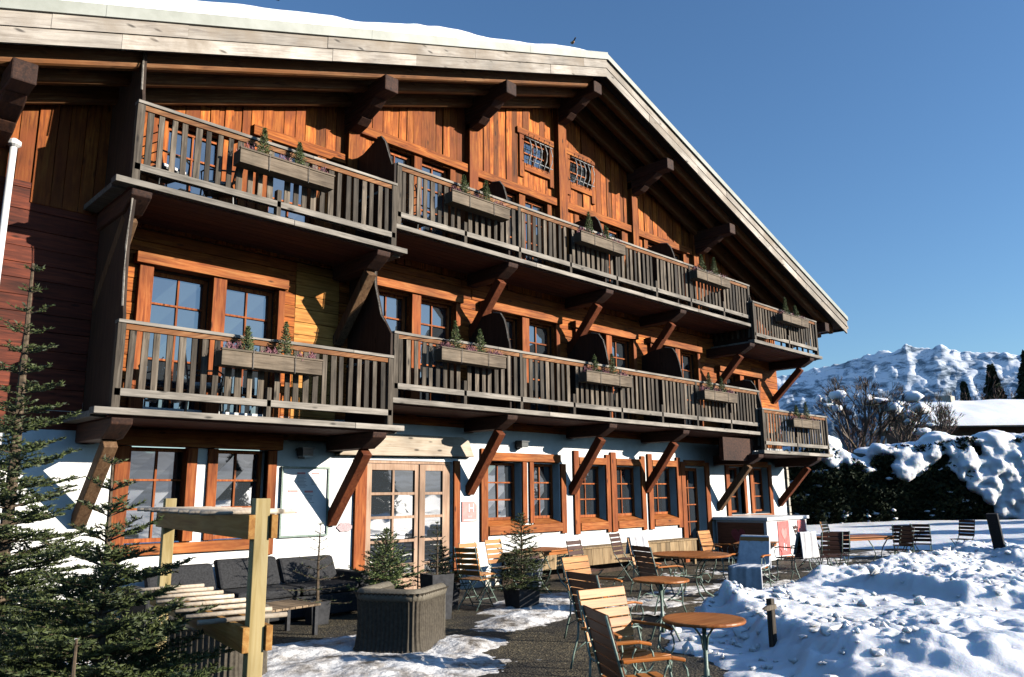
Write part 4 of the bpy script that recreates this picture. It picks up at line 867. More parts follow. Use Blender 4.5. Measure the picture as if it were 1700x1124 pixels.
# ================================================================== WICKER FURNITURE
def rib_shell(w_, d_, h_, th=0.13, r=0.15, pitch=0.052):
    """upright-ribbed wicker shell: back along local x, arms along +y, open to +y"""
    mb = MB(); poly = []
    def corner(cx, cy, a0, a1, rr):
        for k in range(7): a = a0+(a1-a0)*k/6; poly.append((cx+rr*math.cos(a), cy+rr*math.sin(a)))
    poly += [(0, d_)]; corner(r, r, math.pi, 1.5*math.pi, r); corner(w_-r, r, 1.5*math.pi, 2*math.pi, r); poly += [(w_, d_)]
    # resample and corrugate
    pts = []; 
    for (ax, ay), (bx, by) in zip(poly[:-1], poly[1:]):
        L_ = math.hypot(bx-ax, by-ay); n = max(1, int(L_/(pitch/6)))
        for k in range(n): pts.append((ax+(bx-ax)*k/n, ay+(by-ay)*k/n, (by-ay)/L_, -(bx-ax)/L_))
    zs = [0.03, 0.06, h_*0.3, h_*.6, h_-0.12, h_-0.07, h_-0.03]; ins_ = [0.03, 0.01, 0, 0, 0, 0.012, .04]; rows = []
    for zi, z in enumerate(zs):
        row = []
        for i, (x, y, nx_, ny_) in enumerate(pts):
            c = 0.018*abs(math.sin(i/6*math.pi))-ins_[zi]; bul = 0.02*math.sin(math.pi*z/h_)
            row.append((x-nx_*(c+bul)*1, y-ny_*(c+bul), z))
        rows.append(row)
    n = len(pts); V = [p for row in rows for p in row]; F = [(j*n+i, j*n+i+1, (j+1)*n+i+1, (j+1)*n+i) for j in range(len(zs)-1) for i in range(n-1)]
    mb.add(V, F); inner = MB()
    inner.box(th, w_-th, th, th+0.02, .30, h_-.04); inner.box(th, th+.02, th+.021, d_, .30, h_-.04); inner.box(w_-th-.02, w_-th, th+.021, d_, .30, h_-.04)
    rim = MB(); a_ = th/2; rc = r*.75; path = [(a_, d_-.01)]
    path += [(a_+rc-rc*math.cos(t), a_+rc-rc*math.sin(t)) for t in [k*math.pi/12 for k in range(7)]]
    path += [(w_-a_-rc+rc*math.sin(t), a_+rc-rc*math.cos(t)) for t in [k*math.pi/12 for k in range(7)]]
    path += [(w_-a_, d_-.01)]
    rim.tube([(x, y, h_-.068) for x, y in path], th/2+.012, 12)
    fr = MB(); fr.box(0.015, th, d_-.001, d_+.02, 0.04, h_-.03); fr.box(w_-th, w_-.015, d_-.001, d_+.02, .04, h_-.03); fr.box(th+.001, w_-th-.001, d_-.02, d_, .05, .29)
    return mb, inner, rim, fr
def wicker_seat(name, x, y, rz, w_, d_, h_, label, cat):
    o = empty(name, (x, y, 0), rz, label=label, cat=cat)
    mb, inner, rim, fr = rib_shell(w_, d_, h_)
    b_ = build(mb, 'ribbed_shell', 'wicker', o, local=True, smooth=True); build(inner, 'inner_lining', 'wicker', o, local=True); build(rim, 'top_rim', 'wicker_rim', o, local=True, smooth=True); build(fr, 'front_panel', 'wicker_rim', o, local=True, bevel=.01)
    q = MB(); q.box(.155, w_-.155, .155, d_+.01, .30, .44); build(q, 'seat_cushion', 'cushion', o, local=True, bevel=.04)
    return o
A = Vector((5.58, -4.30)); Bp = Vector((5.19, -3.56)); dAB = (Bp-A).normalized()
# local x along back from B to A so that +y points away from the camera
ang = math.atan2(-dAB.y, -dAB.x)
wicker_seat('wicker_armchair', Bp.x, Bp.y, ang, (A-Bp).length, 0.80, 0.69, 'large ribbed wicker armchair seen from behind in the middle of the yard', 'armchair')
wicker_seat('wicker_armchair', 2.86, -3.92, ang+0.25, 0.80, 0.78, 0.69, 'ribbed wicker armchair half hidden behind the timber rack', 'armchair')
sf = empty('lounge_sofa', (4.0, -0.35, 0), label='long charcoal lounge sofa with back cushions along the white wall', cat='sofa')
q = MB(); q.box(4.0, 6.9, -1.15, -0.30, .05, .34); build(q, 'base', 'cushion', sf, bevel=.02)
for k in range(3): q = MB(); q.box(4.02+k*.965, 4.96+k*.965, -1.17, -.5, .345, .47); build(q, 'seat_cushion', 'cushion', sf, bevel=.04)
for k, hh in enumerate((.82, .86, .82)): q = MB(); q.prism([(-.47, .475), (-.62, .475), (-.42, hh), (-.27, hh)], 'X', 4.03+k*.965, 4.95+k*.965); build(q, 'back_cushion', 'cushion', sf, bevel=.04)
q = MB(); q.box(6.92, 7.08, -1.15, -.3, .05, .60); build(q, 'armrest', 'cushion', sf, bevel=.03)
q = MB(); q.box(3.8, 3.98, -1.15, -.3, .05, .60); build(q, 'armrest', 'cushion', sf, bevel=.03)
ct = empty('coffee_table', (5.1, -2.0, 0), 0.15, label='low slatted coffee table between the wicker armchairs and the sofa', cat='table')
q = MB()
for k in range(9): q.box(-.45+k*.1, -.36+k*.1, -.33, .33, .36, .385)
build(q, 'top', 'grey_y', ct, local=True)
for a in (-.4, .4):
    for b_ in (-.28, .28): q = MB(); q.box(a-.025, a+.025, b_-.025, b_+.025, 0, .358); build(q, 'leg', 'pot', ct, local=True)

# ---- potted plants along the wall
def pot(o, w_, h_, mat='pot', taper=.85):
    q = MB(); a = w_/2*taper; b_ = w_/2
    q.add([(-a,-a,0),(a,-a,0),(a,a,0),(-a,a,0),(-b_,-b_,h_),(b_,-b_,h_),(b_,b_,h_),(-b_,b_,h_),(-b_+.03,-b_+.03,h_),(b_-.03,-b_+.03,h_),(b_-.03,b_-.03,h_),(-b_+.03,b_-.03,h_),(-b_+.03,-b_+.03,h_-.06),(b_-.03,-b_+.03,h_-.06),(b_-.03,b_-.03,h_-.06),(-b_+.03,b_-.03,h_-.06)],
          [(0,3,2,1),(0,1,5,4),(1,2,6,5),(2,3,7,6),(3,0,4,7),(4,5,9,8),(5,6,10,9),(6,7,11,10),(7,4,8,11),(8,9,13,12),(9,10,14,13),(10,11,15,14),(11,8,12,15),(12,13,14,15)])
    return build(q, 'pot', mat, o, local=True)
def potted(x, y, H, rad, pw, ph, n_wh, seed, label, mat='needle', dens=.7, nl=.035, nw=.011, up=.5, per=7, cat='potted fir', stem='bark', droop=.15):
    o = empty('potted_fir', (x, y, 0), seed, label=label, cat=cat); pot(o, pw, ph)
    wd, nm = fir(H-ph, rad, n_wh, per, seed, twig_step=.06, nl=nl, nw=nw, start=.05, up=up, dens=dens, droop=droop)
    for m_ in (wd, nm): m_.v = [(a, b_, c+ph-.06) for a, b_, c in m_.v]
    build(wd, 'trunk', stem, o, local=True); build(nm, 'crown', mat, o, local=True); return o
potted(6.02, -1.45, 1.42, .55, .28, .30, 9, 3, 'thin sparse potted fir by the sofa, below the notice board', dens=.28, per=4, nw=.008)
potted(6.95, -1.75, 1.30, .62, .40, .42, 17, 14, 'bushy bright green potted fir left of the entrance', mat='needle_bright', dens=1.0, per=9, up=.8, nl=.04, nw=.014)
potted(7.42, -2.35, 1.40, .28, .36, .62, 9, 25, 'slim dark twiggy conifer in a tall square pot before the door', dens=.45, per=4, up=.9, nw=.009)
potted(8.95, -2.55, 1.50, .62, .42, .30, 19, 36, 'full potted fir right of the entrance under the red wall plate', dens=.9, per=8, up=.45, nl=.038, nw=.012)
potted(8.35, -1.35, 0.95, .52, .42, .34, 9, 47, 'low dark bush in a pot at the right side of the door', mat='needle_dark', dens=.9, per=8, nl=.05, nw=.016)
potted(7.35, -0.95, 0.85, .38, .40, .30, 9, 58, 'low dark conifer in a pot at the left door post', mat='needle_dark', dens=.9, per=8, nl=.05, nw=.016)

# ================================================================== TERRACE FURNITURE
def garden_chair(name, label, wood_='slat', arm='slat_red', group='slatted garden chairs on the terrace'):
    """iron garden chair with slatted seat and back; faces local +x"""
    o = empty(name, (0, 0, 0), label=label, cat='chair', group=group); W_ = .25
    def back(t): return (-.20-.13*t, .47+.48*t)
    for k in range(6):
        q = MB(); t = .03+.165*k; x, z = back(t); x2, z2 = back(t+.148); q.beam((x+.012, 0, z), (x2+.012, 0, z2), W_*2+.02 if k else W_*2, .016, (1, 0, .2)); build(q, 'back_slat', wood_, o, local=True, bevel=.004)
    for k in range(5):
        q = MB(); x = -.17+.088*k; z = .445+.006*abs(k-2); q.box(x-.037, x+.037, -W_+.005, W_-.005, z, z+.018); build(q, 'seat_slat', wood_ if wood_ == 'slat_dark' else arm, o, local=True, bevel=.004)
    for s in (-1, 1):
        y = s*(W_+.004); q = MB()
        q.tube([(*back(1.0)[:1], y, back(1.0)[1]), (back(.5)[0], y, back(.5)[1]), (-.195, y, .45), (-.15, y, .43), (0, y, .425), (.17, y, .435), (.215, y, .41), (.20, y, .34)], .010, 6)
        build(q, 'side_frame', 'iron', o, local=True, smooth=True)
        q = MB(); q.tube([(-.19, y, .44), (-.20, y, .30), (-.26, y, .14), (-.30, y, .0)], .011, 6); build(q, 'leg', 'iron', o, local=True, smooth=True)
        q = MB(); q.tube([(.17, y, .43), (.20, y, .30), (.19, y, .14), (.25, y, .0)], .011, 6); build(q, 'leg', 'iron', o, local=True, smooth=True)
        q = MB(); ya = s*(W_+.035)
        q.beam((-.24, ya, .665), (.10, ya, .675), .045, .022); q.beam((.098, ya, .675), (.20, ya, .655), .045, .022); build(q, 'armrest', arm, o, local=True, bevel=.006)
        q = MB(); arc = [(.20, ya, .645)]+[(.135+.085*math.cos(a), ya, .555+.095*math.sin(a)) for a in [.9-.45*k for k in range(12)]]
        q.tube(arc, .008, 5); q.tube([(.12, ya, .49), (.06, ya*.97, .43)], .008, 5); build(q, 'arm_scroll', 'iron', o, local=True, smooth=True)
        q = MB(); q.tube([(-.25, y, .16), (-.1, y, .24), (.19, y, .16)], .007, 5); build(q, 'side_brace', 'iron', o, local=True, smooth=True)
    return o
def folding_chair(name, label, wood_):
    o = empty(name, (0, 0, 0), label=label, cat='chair', group='slatted garden chairs on the terrace'); W_ = .21
    for k in range(5):
        q = MB(); z = .52+.085*k; x = -.19-.02*k; q.beam((x, 0, z), (x-.014, 0, z+.066), W_*2+.02, .014, (1, 0, .2)); build(q, 'back_slat', wood_, o, local=True, bevel=.003)
    for k in range(5): q = MB(); x = -.16+.08*k; q.box(x-.033, x+.033, -W_, W_, .44, .456); build(q, 'seat_slat', wood_, o, local=True, bevel=.003)
    for s in (-1, 1):
        y = s*(W_-.01); q = MB(); q.tube([(-.30, y, .94), (-.20, y, .55), (.20, y, .0)], .010, 5); build(q, 'leg', 'iron', o, local=True, smooth=True)
        y = s*(W_-.035); q = MB(); q.tube([(.18, y, .44), (-.02, y, .25), (-.24, y, .0)], .010, 5); build(q, 'leg', 'iron', o, local=True, smooth=True)
    q = MB(); q.tube([(.15, -W_+.01, .07), (.15, W_-.01, .07)], .007, 4); q.tube([(-.18, -W_+.035, .07), (-.18, W_-.035, .07)], .007, 4); build(q, 'cross_bar', 'iron', o, local=True)
    return o
def rzf(dx, dy): return math.atan2(dy, dx)
gl = garden_chair('garden_chair', 'slatted armchair nearest the camera, its dark back turned to us, by the front bistro table', wood_='slat_shaded'); gl.location = (4.63, -8.02, 0); gl.rotation_euler.z = rzf(.85, -.52)
gar = [((5.32, -7.40, 0), rzf(-.15, -1), 'slatted armchair with sunlit pale back right behind the nearest chair'),
       ((6.52, -6.22, 0), rzf(.97, -.22), 'slatted armchair third in the near row, only its dark back showing'),
       ((7.77, -5.02, 0), rzf(.05, -1), 'slatted armchair with sunlit back farthest in the near row, left of the second bistro table'),
       ((10.10, -4.35, 0), rzf(.9, -.35), 'dark backed slatted armchair at the left of the large round table'),
       ((12.62, -4.42, 0), rzf(-.96, -.15), 'slatted chair under a long grey fleece at the right of the large round table'),
       ((11.62, -3.10, 0), rzf(-.1, -1), 'slatted chair with pale fleece behind the large round table'),
       ((14.45, -2.72, 0), rzf(.1, -1), 'slatted chair with sunlit back in front of the bar counter'),
       ((14.95, -4.05, 0), rzf(.1, 1), 'slatted chair with a white fleece hung over its back'),]
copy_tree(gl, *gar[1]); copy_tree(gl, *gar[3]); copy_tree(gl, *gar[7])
gp = garden_chair('garden_chair', gar[0][2]); gp.location = gar[0][0]; gp.rotation_euler.z = gar[0][1]
for kk in (2, 4, 5, 6): copy_tree(gp, *gar[kk])
fo_ = folding_chair('folding_chair', 'light folding chair with sunlit slats beyond the farthest long table', 'slat'); fo_.location = (20.9, -2.3, 0); fo_.rotation_euler.z = rzf(0, -1)
for loc, rz, lb_ in [((8.45, -2.05, 0), rzf(.96, .2), 'folding chair at the wall seen side-on behind the full potted fir'), ((8.98, -1.55, 0), rzf(.1, -1), 'folding chair with sunlit slats at the wall behind the full potted fir'),
                     ((9.98, -1.10, 0), rzf(.1, -1), 'folding chair with sunlit slats left of the small table by the wall')]:
    copy_tree(fo_, loc, rz, lb_)
fd = folding_chair('folding_chair', 'dark folding chair left of the long terrace table', 'slat_dark'); fd.location = (15.75, -4.4, 0); fd.rotation_euler.z = rzf(.7, .7)  # dark slats carry the shade of these chairs in their colour
for loc, rz, lb_ in [((16.25, -4.35, 0), rzf(.75, .6), 'dark folding chair close to the left end of the long terrace table'), ((18.1, -2.9, 0), rzf(.3, -1), 'dark folding chair behind the long terrace table'),
                     ((18.5, -4.75, 0), rzf(-.8, .5), 'dark folding chair at the right end of the long terrace table'), ((19.9, -4.35, 0), rzf(.9, .4), 'dark folding chair, left one of the far pair'),
                     ((20.7, -4.5, 0), rzf(.9, .3), 'dark folding chair, right one of the far pair'), ((22.9, -4.75, 0.02), rzf(-.9, .3), 'dark folding chair farthest to the right, alone on the snow'),
                     ((10.6, -2.5, 0), rzf(.1, -1), 'dark folding chair by the log box left of the large round table'), ((12.9, -1.6, 0), rzf(.2, -1), 'dark folding chair before the right end of the log box')]:
    copy_tree(fd, loc, rz, lb_)
def bistro_table(name, d, label, mat='top'):
    o = empty(name, (0, 0, 0), label=label, cat='table'); q = MB(); r = d/2
    q.lathe([(r-.02, .712), (r, .718), (r+.003, .728), (r, .738), (r-.015, .742)], 40); build(q, 'table_top', mat, o, local=True, smooth=False)
    q = MB(); q.tube([(0, 0, .14), (0, 0, .35), (0, 0, .36), (0, 0, .712)], [.024, .024, .018, .018], 10); build(q, 'pole', 'iron', o, local=True, smooth=True)
    for k in range(3):
        a = 2*math.pi*k/3+.5; c, s = math.cos(a), math.sin(a)
        q = MB(); q.tube([(c*x, s*x, z) for x, z in ((.02, .30), (.09, .26), (.15, .15), (.20, .04), (.27, .0+.012))], .012, 6); build(q, 'foot', 'iron', o, local=True, smooth=True)
        q = MB(); q.tube([(c*x, s*x, z) for x, z in ((.015, .50), (.03, .60), (.08, .67), (.17, .705))], .009, 6); build(q, 'top_bracket', 'iron', o, local=True, smooth=True)
    return o
t1 = bistro_table('bistro_table', .66, 'small round bistro table nearest the camera on a green iron pole'); t1.location = (5.75, -7.83, 0)
copy_tree(t1, (7.95, -5.87, 0), .9, 'second small round bistro table, between the near chairs and the large round table')
t3 = empty('garden_table', (11.42, -4.02, 0), .3, label='large round wooden table on curved iron legs', cat='table')
q = MB(); q.lathe([(.62, .705), (.65, .712), (.655, .726), (.64, .742)], 48); build(q, 'table_top', 'top', t3, local=True)
for k in range(4):
    a = math.pi/4+k*math.pi/2; c, s = math.cos(a), math.sin(a); q = MB()
    q.tube([(c*x, s*x, z) for x, z in ((.45, .70), (.28, .62), (.17, .46), (.16, .3), (.25, .13), (.46, .012))], .014, 6)
    q.tube([(c*x, s*x, z) for x, z in ((.16, .40), (.30, .42), (.36, .34), (.31, .27), (.24, .31))], .010, 6); build(q, 'leg', 'iron', t3, local=True, smooth=True)
q = MB(); q.tube([(.16*math.cos(a), .16*math.sin(a), .38) for a in [k*math.pi/8 for k in range(17)]], .010, 5); build(q, 'leg_ring', 'iron', t3, local=True)
def long_table(name, loc, rz, L_, W_, label, mat='top'):
    o = empty(name, loc, rz, label=label, cat='table')
    for k in range(5): q = MB(); y = -W_/2+W_*k/5; q.box(-L_/2, L_/2, y+.003, y+W_/5-.003, .72, .742); build(q, 'top_board', mat, o, local=True, bevel=.003)
    q = MB(); q.box(-L_/2+.05, L_/2-.05, -W_/2+.04, -W_/2+.06, .66, .719); q.box(-L_/2+.05, L_/2-.05, W_/2-.06, W_/2-.04, .66, .719); build(q, 'apron', mat, o, local=True)
    for x in (-L_/2+.2, L_/2-.2):
        for s in (-1, 1): q = MB(); q.tube([(x, s*W_*.42, .70), (x, s*W_*.2, .5), (x, s*W_*.1, .33), (x, s*W_*.22, .15), (x, s*W_*.45, .01)], .013, 6); build(q, 'leg', 'iron', o, local=True, smooth=True)
    return o
t4 = long_table('terrace_table', (14.65, -3.45, 0), .35, .95, .75, 'square dark wood table beside the chair with the white fleece')
t5 = long_table('terrace_table', (17.85, -4.0, 0), -.4, 1.9, .75, 'long wooden terrace table surrounded by dark chairs')
copy_tree(t4, (22.2, -3.7, 0), .2, 'small far wooden table with pale top near the hedge'); copy_tree(t4, (10.75, -1.35, 0), .1, 'small table against the wall with a grey plastic box under it')
# ---- fleeces
def drape(name, pts_fn, nu, nv, mat, label, loc, cat='blanket'):
    X = np.zeros((nu, nv)); Y = X.copy(); Z = X.copy()
    for i in range(nu):
        for j in range(nv): X[i, j], Y[i, j], Z[i, j] = pts_fn(i/(nu-1), j/(nv-1))
    o = grid_mesh(name, X, Y, Z, mat); o.location = loc[0]; o.rotation_euler.z = loc[1]
    md = o.modifiers.new('thickness', 'SOLIDIFY'); md.thickness = .018; md.offset = 1
    return tag(o, label, cat)
def over_back(u, v, front=.45, rear=.5, w_=.30, topz=.965, x0=-.33):
    L_ = front+rear; s_ = v*L_; wv = .012*math.sin(u*17)+.008*math.sin(u*31+v*4)
    y = (u-.5)*2*w_*(1-.06*math.sin(v*3.1))
    if s_ < rear: k = (rear-s_); return (x0-.035-.03*k/rear+wv, y, topz-k)
    k = s_-rear; return (x0+.03+.27*k+wv, y, topz-k*.96)
drape('white_fleece', over_back, 26, 40, 'fleece', 'white fleece hanging over the back of a dark chair before the bar counter', ((14.95, -4.05, 0.01), rzf(.1, 1)))
drape('pale_fleece', lambda u, v: over_back(u, v, .35, .3, .24), 22, 28, 'fleece', 'pale fleece over a chair back behind the large round table', ((11.62, -3.10, 0.01), rzf(-.1, -1)))
def long_drape(u, v):
    s_ = v*2.0; wv = .010*math.sin(u*15)+.006*math.sin(u*29+v*5); y = (u-.5)*.58
    if s_ < .55: return (-.40+wv, y*(.8+.2*v), .42+s_)
    if s_ < .62: return (-.40+(s_-.55)/.07*.07, y*.88, .97)
    if s_ < 1.12: k = (s_-.62)/.5; return (-.33+.18*k, y*(.9+.1*k), .97-.46*k+wv*.3)
    if s_ < 1.55: k = (s_-1.12)/.43; return (-.15+.40*k, y, .505-.02*k+wv*.3)
    k = (s_-1.55)/.45; return (.26+.02*k+wv, y*(1+.05*k), .48-.42*k)
drape('grey_fleece', long_drape, 26, 70, 'fleece_grey', 'long grey fleece covering the whole chair right of the large round table', ((12.62, -4.42, 0.01), rzf(-.96, -.15)))
# ---- log box, crate and bar counter
lb_o = empty('log_box', (13.6, -0.25, 0), label='long pale wooden bench box with split logs stored beneath, along the white wall', cat='log store')
q = MB(); q.box(10.9, 17.2, -.48, -.03, .575, .61); build(q, 'lid', 'bench', lb_o, bevel=.005)
q = MB(); x = 11.55; rnd = random.Random(3)
while x < 17.15: e = x+rnd.uniform(.12, .2); q.box(x, min(e, 17.18)-.005, -.462+rnd.uniform(0, .008), -.44, .24, .574); x = e
build(q, 'front_boarding', 'bench', lb_o)
q = MB(); q.box(10.95, 11.54, -.46, -.44, .3, .574); build(q, 'dark_panel', 'slat_dark', lb_o)
q = MB(); q.box(10.92, 17.18, -.06, -.04, 0.0, .574); build(q, 'back_board', 'mortar', lb_o)
for x in (10.93, 12.9, 15.0, 17.1): q = MB(); q.box(x, x+.07, -.43, -.36, 0, .574); build(q, 'leg', 'bench', lb_o)
for (cx, cnt, sd_) in ((12.2, 12, 1), (14.0, 14, 2)):
    for k in range(cnt):
        rg = random.Random(sd_*100+k); x = cx+(k % 5-2)*.13+rg.uniform(-.03, .03); z = .07+.12*(k//5); r = rg.uniform(.05, .07)
        q = MB(); q.prism([(r*math.cos(a), r*math.sin(a)) for a in (0.2, 1.9, 3.3, 4.4, 5.4)], 'Y', -.18, .18)
        o_ = build(q, 'split_log', 'log', None, loc=(x, -.30, z)); tag(o_, 'split log stacked under the wooden bench box, in the %s heap' % ('left' if sd_ == 1 else 'right'), 'log', 'split logs under the %s part of the bench' % ('left' if sd_ == 1 else 'right')); o_.rotation_euler.y = rg.uniform(0, 6)
cr = empty('plastic_bin', (10.75, -0.9, 0), label='dark grey plastic bin standing under the small table by the wall', cat='bin')
q = MB(); q.add([(-.2,-.17,0),(.2,-.17,0),(.2,.17,0),(-.2,.17,0),(-.24,-.2,.5),(.24,-.2,.5),(.24,.2,.5),(-.24,.2,.5)], [(0,3,2,1),(4,5,6,7),(0,1,5,4),(1,2,6,5),(2,3,7,6),(3,0,4,7)]); build(q, 'body', 'crate', cr, local=True, bevel=.02)
q = MB(); q.box(-.26, .26, -.22, .22, .503, .54); build(q, 'lid', 'crate', cr, local=True, bevel=.01)
bx = empty('bar_counter', (18.7, -0.7, 0), label='outdoor bar counter with white top and red posters at the right end of the house', cat='counter')
BX0, BX1, BY0, BY1 = 18.7, 20.9, -1.55, -.1
q = MB(); q.box(BX0, BX1, BY0, BY1, 0.02, 1.0); cb = build(q, 'body', 'white', bx, bevel=.01)
q = MB(); q.box(BX0-.06, BX1+.06, BY0-.06, BY1+.06, 1.0, 1.08); build(q, 'counter_top', 'white', bx, bevel=.01)
q = MB(); q.box(BX0-.02, BX0-.003, BY0+.08, BY1-.05, .1, .95); build(q, 'shaded_side', 'slat_dark', bx)  # dark sheet: shade of the counter's left face put into colour
for nm_, (a, b_) in (('poster', (19.25, 19.85)), ('poster', (20.35, 20.8))): q = MB(); q.box(a, b_, BY0-.015, BY0-.003, .12, .97); build(q, nm_, 'red', bx)
q = MB(); q.prism([(19.55+.16*math.sin(t)**3, .66+.011*(13*math.cos(t)-5*math.cos(2*t)-2*math.cos(3*t)-math.cos(4*t))) for t in [2*math.pi*k/28 for k in range(28)]], 'Y', BY0-.022, BY0-.0155); build(q, 'poster_heart', 'pinkred', bx)
q = MB(); q.box(19.48, 19.54, BY0-.022, BY0-.0155, .25, .42); q.box(19.60, 19.63, BY0-.022, BY0-.0155, .22, .38); build(q, 'poster_mark', 'white', bx)
q = MB(); q.prism([(-.75+.2*math.sin(t)**3, .62+.014*(13*math.cos(t)-5*math.cos(2*t)-2*math.cos(3*t)-math.cos(4*t))) for t in [2*math.pi*k/28 for k in range(28)]], 'X', BX0-.028, BX0-.0205); build(q, 'side_heart', 'brownred', bx)
# ---- posts in the snow on the right
sp = empty('marker_post', (8.19, -7.12, 0), label='short grey wooden post with a pointing arm stuck in the snow', cat='post')
q = MB(); q.box(8.15, 8.23, -7.15, -7.09, 0, .60); build(q, 'post', 'grey_z', sp, bevel=.005)
q = MB(); q.prism([(7.93, .52), (8.02, .495), (8.22, .495), (8.22, .545), (8.02, .545)], 'Y', -7.175, -7.152); build(q, 'arm', 'grey_z', sp)
snow_lump('grey_snow_lump', (7.63, -7.45, .16), (.26, .2, .20), 2, 'lump of grey old snow beside the short marker post', 'snow_dirty')
dp_ = empty('leaning_post', (19.64, -6.47, 0.1), label='dark leaning post in the snow at the right edge of the photo', cat='post')
q = MB(); q.beam((19.66, -6.47, 0), (19.40, -6.42, 1.22), .22, .10, (1, 0, 0)); build(q, 'post', 'cushion', dp_, bevel=.01)
q = MB(); q.beam((19.84, -6.44, 0.02), (19.56, -6.39, 1.18), .03, .11, (1, 0, 0)); build(q, 'post_edge', 'grey_z', dp_)
# ---- bird on the ridge
bd = empty('bird', (12.0, -1.3, RZ-SL*0.95+.82), 1.2, label='small brown bird perched on the roof snow near the ridge', cat='bird'); bd.scale = (.62, .62, .62)
q = MB(); q.blob((0, 0, .07), (.10, .05, .055), 1, 2, .05); q.blob((.10, 0, .12), (.04, .035, .035), 2, 2, .03); build(q, 'body', 'log', bd, local=True, smooth=True)
q = MB(); q.prism([(-.08, .07), (-.22, .13), (-.21, .15), (-.07, .10)], 'Y', -.02, .02); build(q, 'tail', 'bark', bd, local=True)

# ================================================================== BACKGROUND ON THE RIGHT
rgb = np.random.RandomState(5)
def cards(n, P, size, rg):
    """n small upright leaf faces at the points P"""
    a = rg.rand(n)*6.283; b_ = rg.randn(n)*.6; s_ = size*(.6+.8*rg.rand(n))
    d1 = np.stack([np.cos(a), np.sin(a), b_*.6], -1)*s_[:, None]; d2 = np.stack([-np.sin(a)*.35, np.cos(a)*.35, .6+0*a], -1)*s_[:, None]
    V = np.stack([P-d1*.5, P+d1*.5, P+d2], 1).reshape(-1, 3); return V
def tri_obj(name, V, mat, parent=None, loc=None, local=True):
    me = bpy.data.meshes.new(name); n = len(V)//3
    me.vertices.add(len(V)); me.vertices.foreach_set('co', np.ascontiguousarray(V, dtype=np.float32).ravel())
    me.loops.add(len(V)); me.loops.foreach_set('vertex_index', np.arange(len(V), dtype=np.int32))
    me.polygons.add(n); me.polygons.foreach_set('loop_start', (np.arange(n)*3).astype(np.int32)); me.polygons.foreach_set('loop_total', np.full(n, 3, dtype=np.int32))
    me.update(); me.materials.append(M[mat]); o = bpy.data.objects.new(name, me); COL.objects.link(o)
    if parent: o.parent = parent
    if loc is not None: o.location = loc
    return o
HA, HB = np.array([28.9, 6.3]), np.array([40.0, -6.8]); hd_ = (HB-HA)/np.linalg.norm(HB-HA); hn = np.array([-hd_[1], hd_[0]]); hn = hn if hn[0] < 0 else -hn
HL = np.linalg.norm(HB-HA)
def h_top(u): return .08*np.sin(u*2.1)+np.interp(u, [0, 3.5, 4.5, 5.3, 6.0, 6.5, 7.5, 9.5, 12, 17], [3.2, 3.2, 3.45, 3.1, 2.5, 3.0, 3.35, 3.5, 3.55, 3.5])
hg = empty('hedge', (float((HA+HB)[0]/2), float((HA+HB)[1]/2), 0), label='tall dark conifer hedge under thick snow behind the terrace', cat='hedge')
n = 60000; u = rgb.rand(n)*HL; t = rgb.rand(n)**.5*1.22; z = rgb.rand(n)*(h_top(u)-.1)+.2
bul = .35*(fbm(u*.9, z*.9, 4)-.5)*2+.18*(fbm(u*3, z*3, 3)-.5)
dpt = (1.0+bul)*t
P_ = np.stack([HA[0]+hd_[0]*u+hn[0]*dpt, HA[1]+hd_[1]*u+hn[1]*dpt, z], -1)-np.array(hg.location)
tri_obj('foliage', cards(n, P_, .16, rgb), 'needle_dark', hg)
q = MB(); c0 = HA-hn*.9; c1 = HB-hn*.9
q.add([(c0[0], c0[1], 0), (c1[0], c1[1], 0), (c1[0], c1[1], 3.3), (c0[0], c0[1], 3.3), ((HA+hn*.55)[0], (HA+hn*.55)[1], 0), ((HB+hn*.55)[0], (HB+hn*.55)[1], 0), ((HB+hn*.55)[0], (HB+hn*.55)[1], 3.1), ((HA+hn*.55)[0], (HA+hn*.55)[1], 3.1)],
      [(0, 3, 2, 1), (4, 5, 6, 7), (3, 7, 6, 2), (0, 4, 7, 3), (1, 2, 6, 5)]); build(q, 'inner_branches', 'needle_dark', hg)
# snow pillows heaped over the hedge, running down its front towards the right
rg = random.Random(12); q = MB()
def HQ(u, off, z): return (HA[0]+hd_[0]*u+hn[0]*off, HA[1]+hd_[1]*u+hn[1]*off, z)
u_k = 0.2
while u_k < HL:
    hp = float(h_top(np.array(u_k)))
    for off in (-.7, -.1, .45, .85): rr_ = rg.uniform(.22, .42)*(.6 if off > .8 else 1); q.blob(HQ(u_k+rg.uniform(-.2, .2), off+rg.uniform(-.15, .15), hp+rg.uniform(-.10, .12)), (rr_*1.6, rr_*1.5, rr_*.62), rg.uniform(0, 9), 2, .2)
    drop = float(np.interp(u_k, [0, 3.6, 4.4, 5.2, 6.2, 7.0, 7.4, 7.9, 8.4, 8.9, 9.6, 10.4, 11.3, 17], [.2, .3, .8, .5, .1, .3, .9, 1.1, .5, .9, 1.6, 2.5, 3.1, 3.1]))
    z_ = .35
    while z_ < drop: rr_ = rg.uniform(.16, .42); (q.blob(HQ(u_k+rg.uniform(-.25, .25), .95+rg.uniform(-.1, .15)+.16*z_, hp-z_+rg.uniform(-.1, .1)), (rr_*1.25, rr_*.8, rr_*.85), rg.uniform(0, 9), 2, .25) if rg.random() < .86 else None); z_ += .27
    u_k += .26
for (u_k, off, dz, rr_) in ((4.5, .5, .1, .7), (6.6, .7, .2, .38), (7.8, 1.0, -.55, .4), (9.0, .4, .15, .6), (11.2, .4, .15, .7)): q.blob(HQ(u_k, off, float(h_top(np.array(u_k)))+dz), (rr_*1.3, rr_*1.1, rr_*.7), u_k, 2, .15)
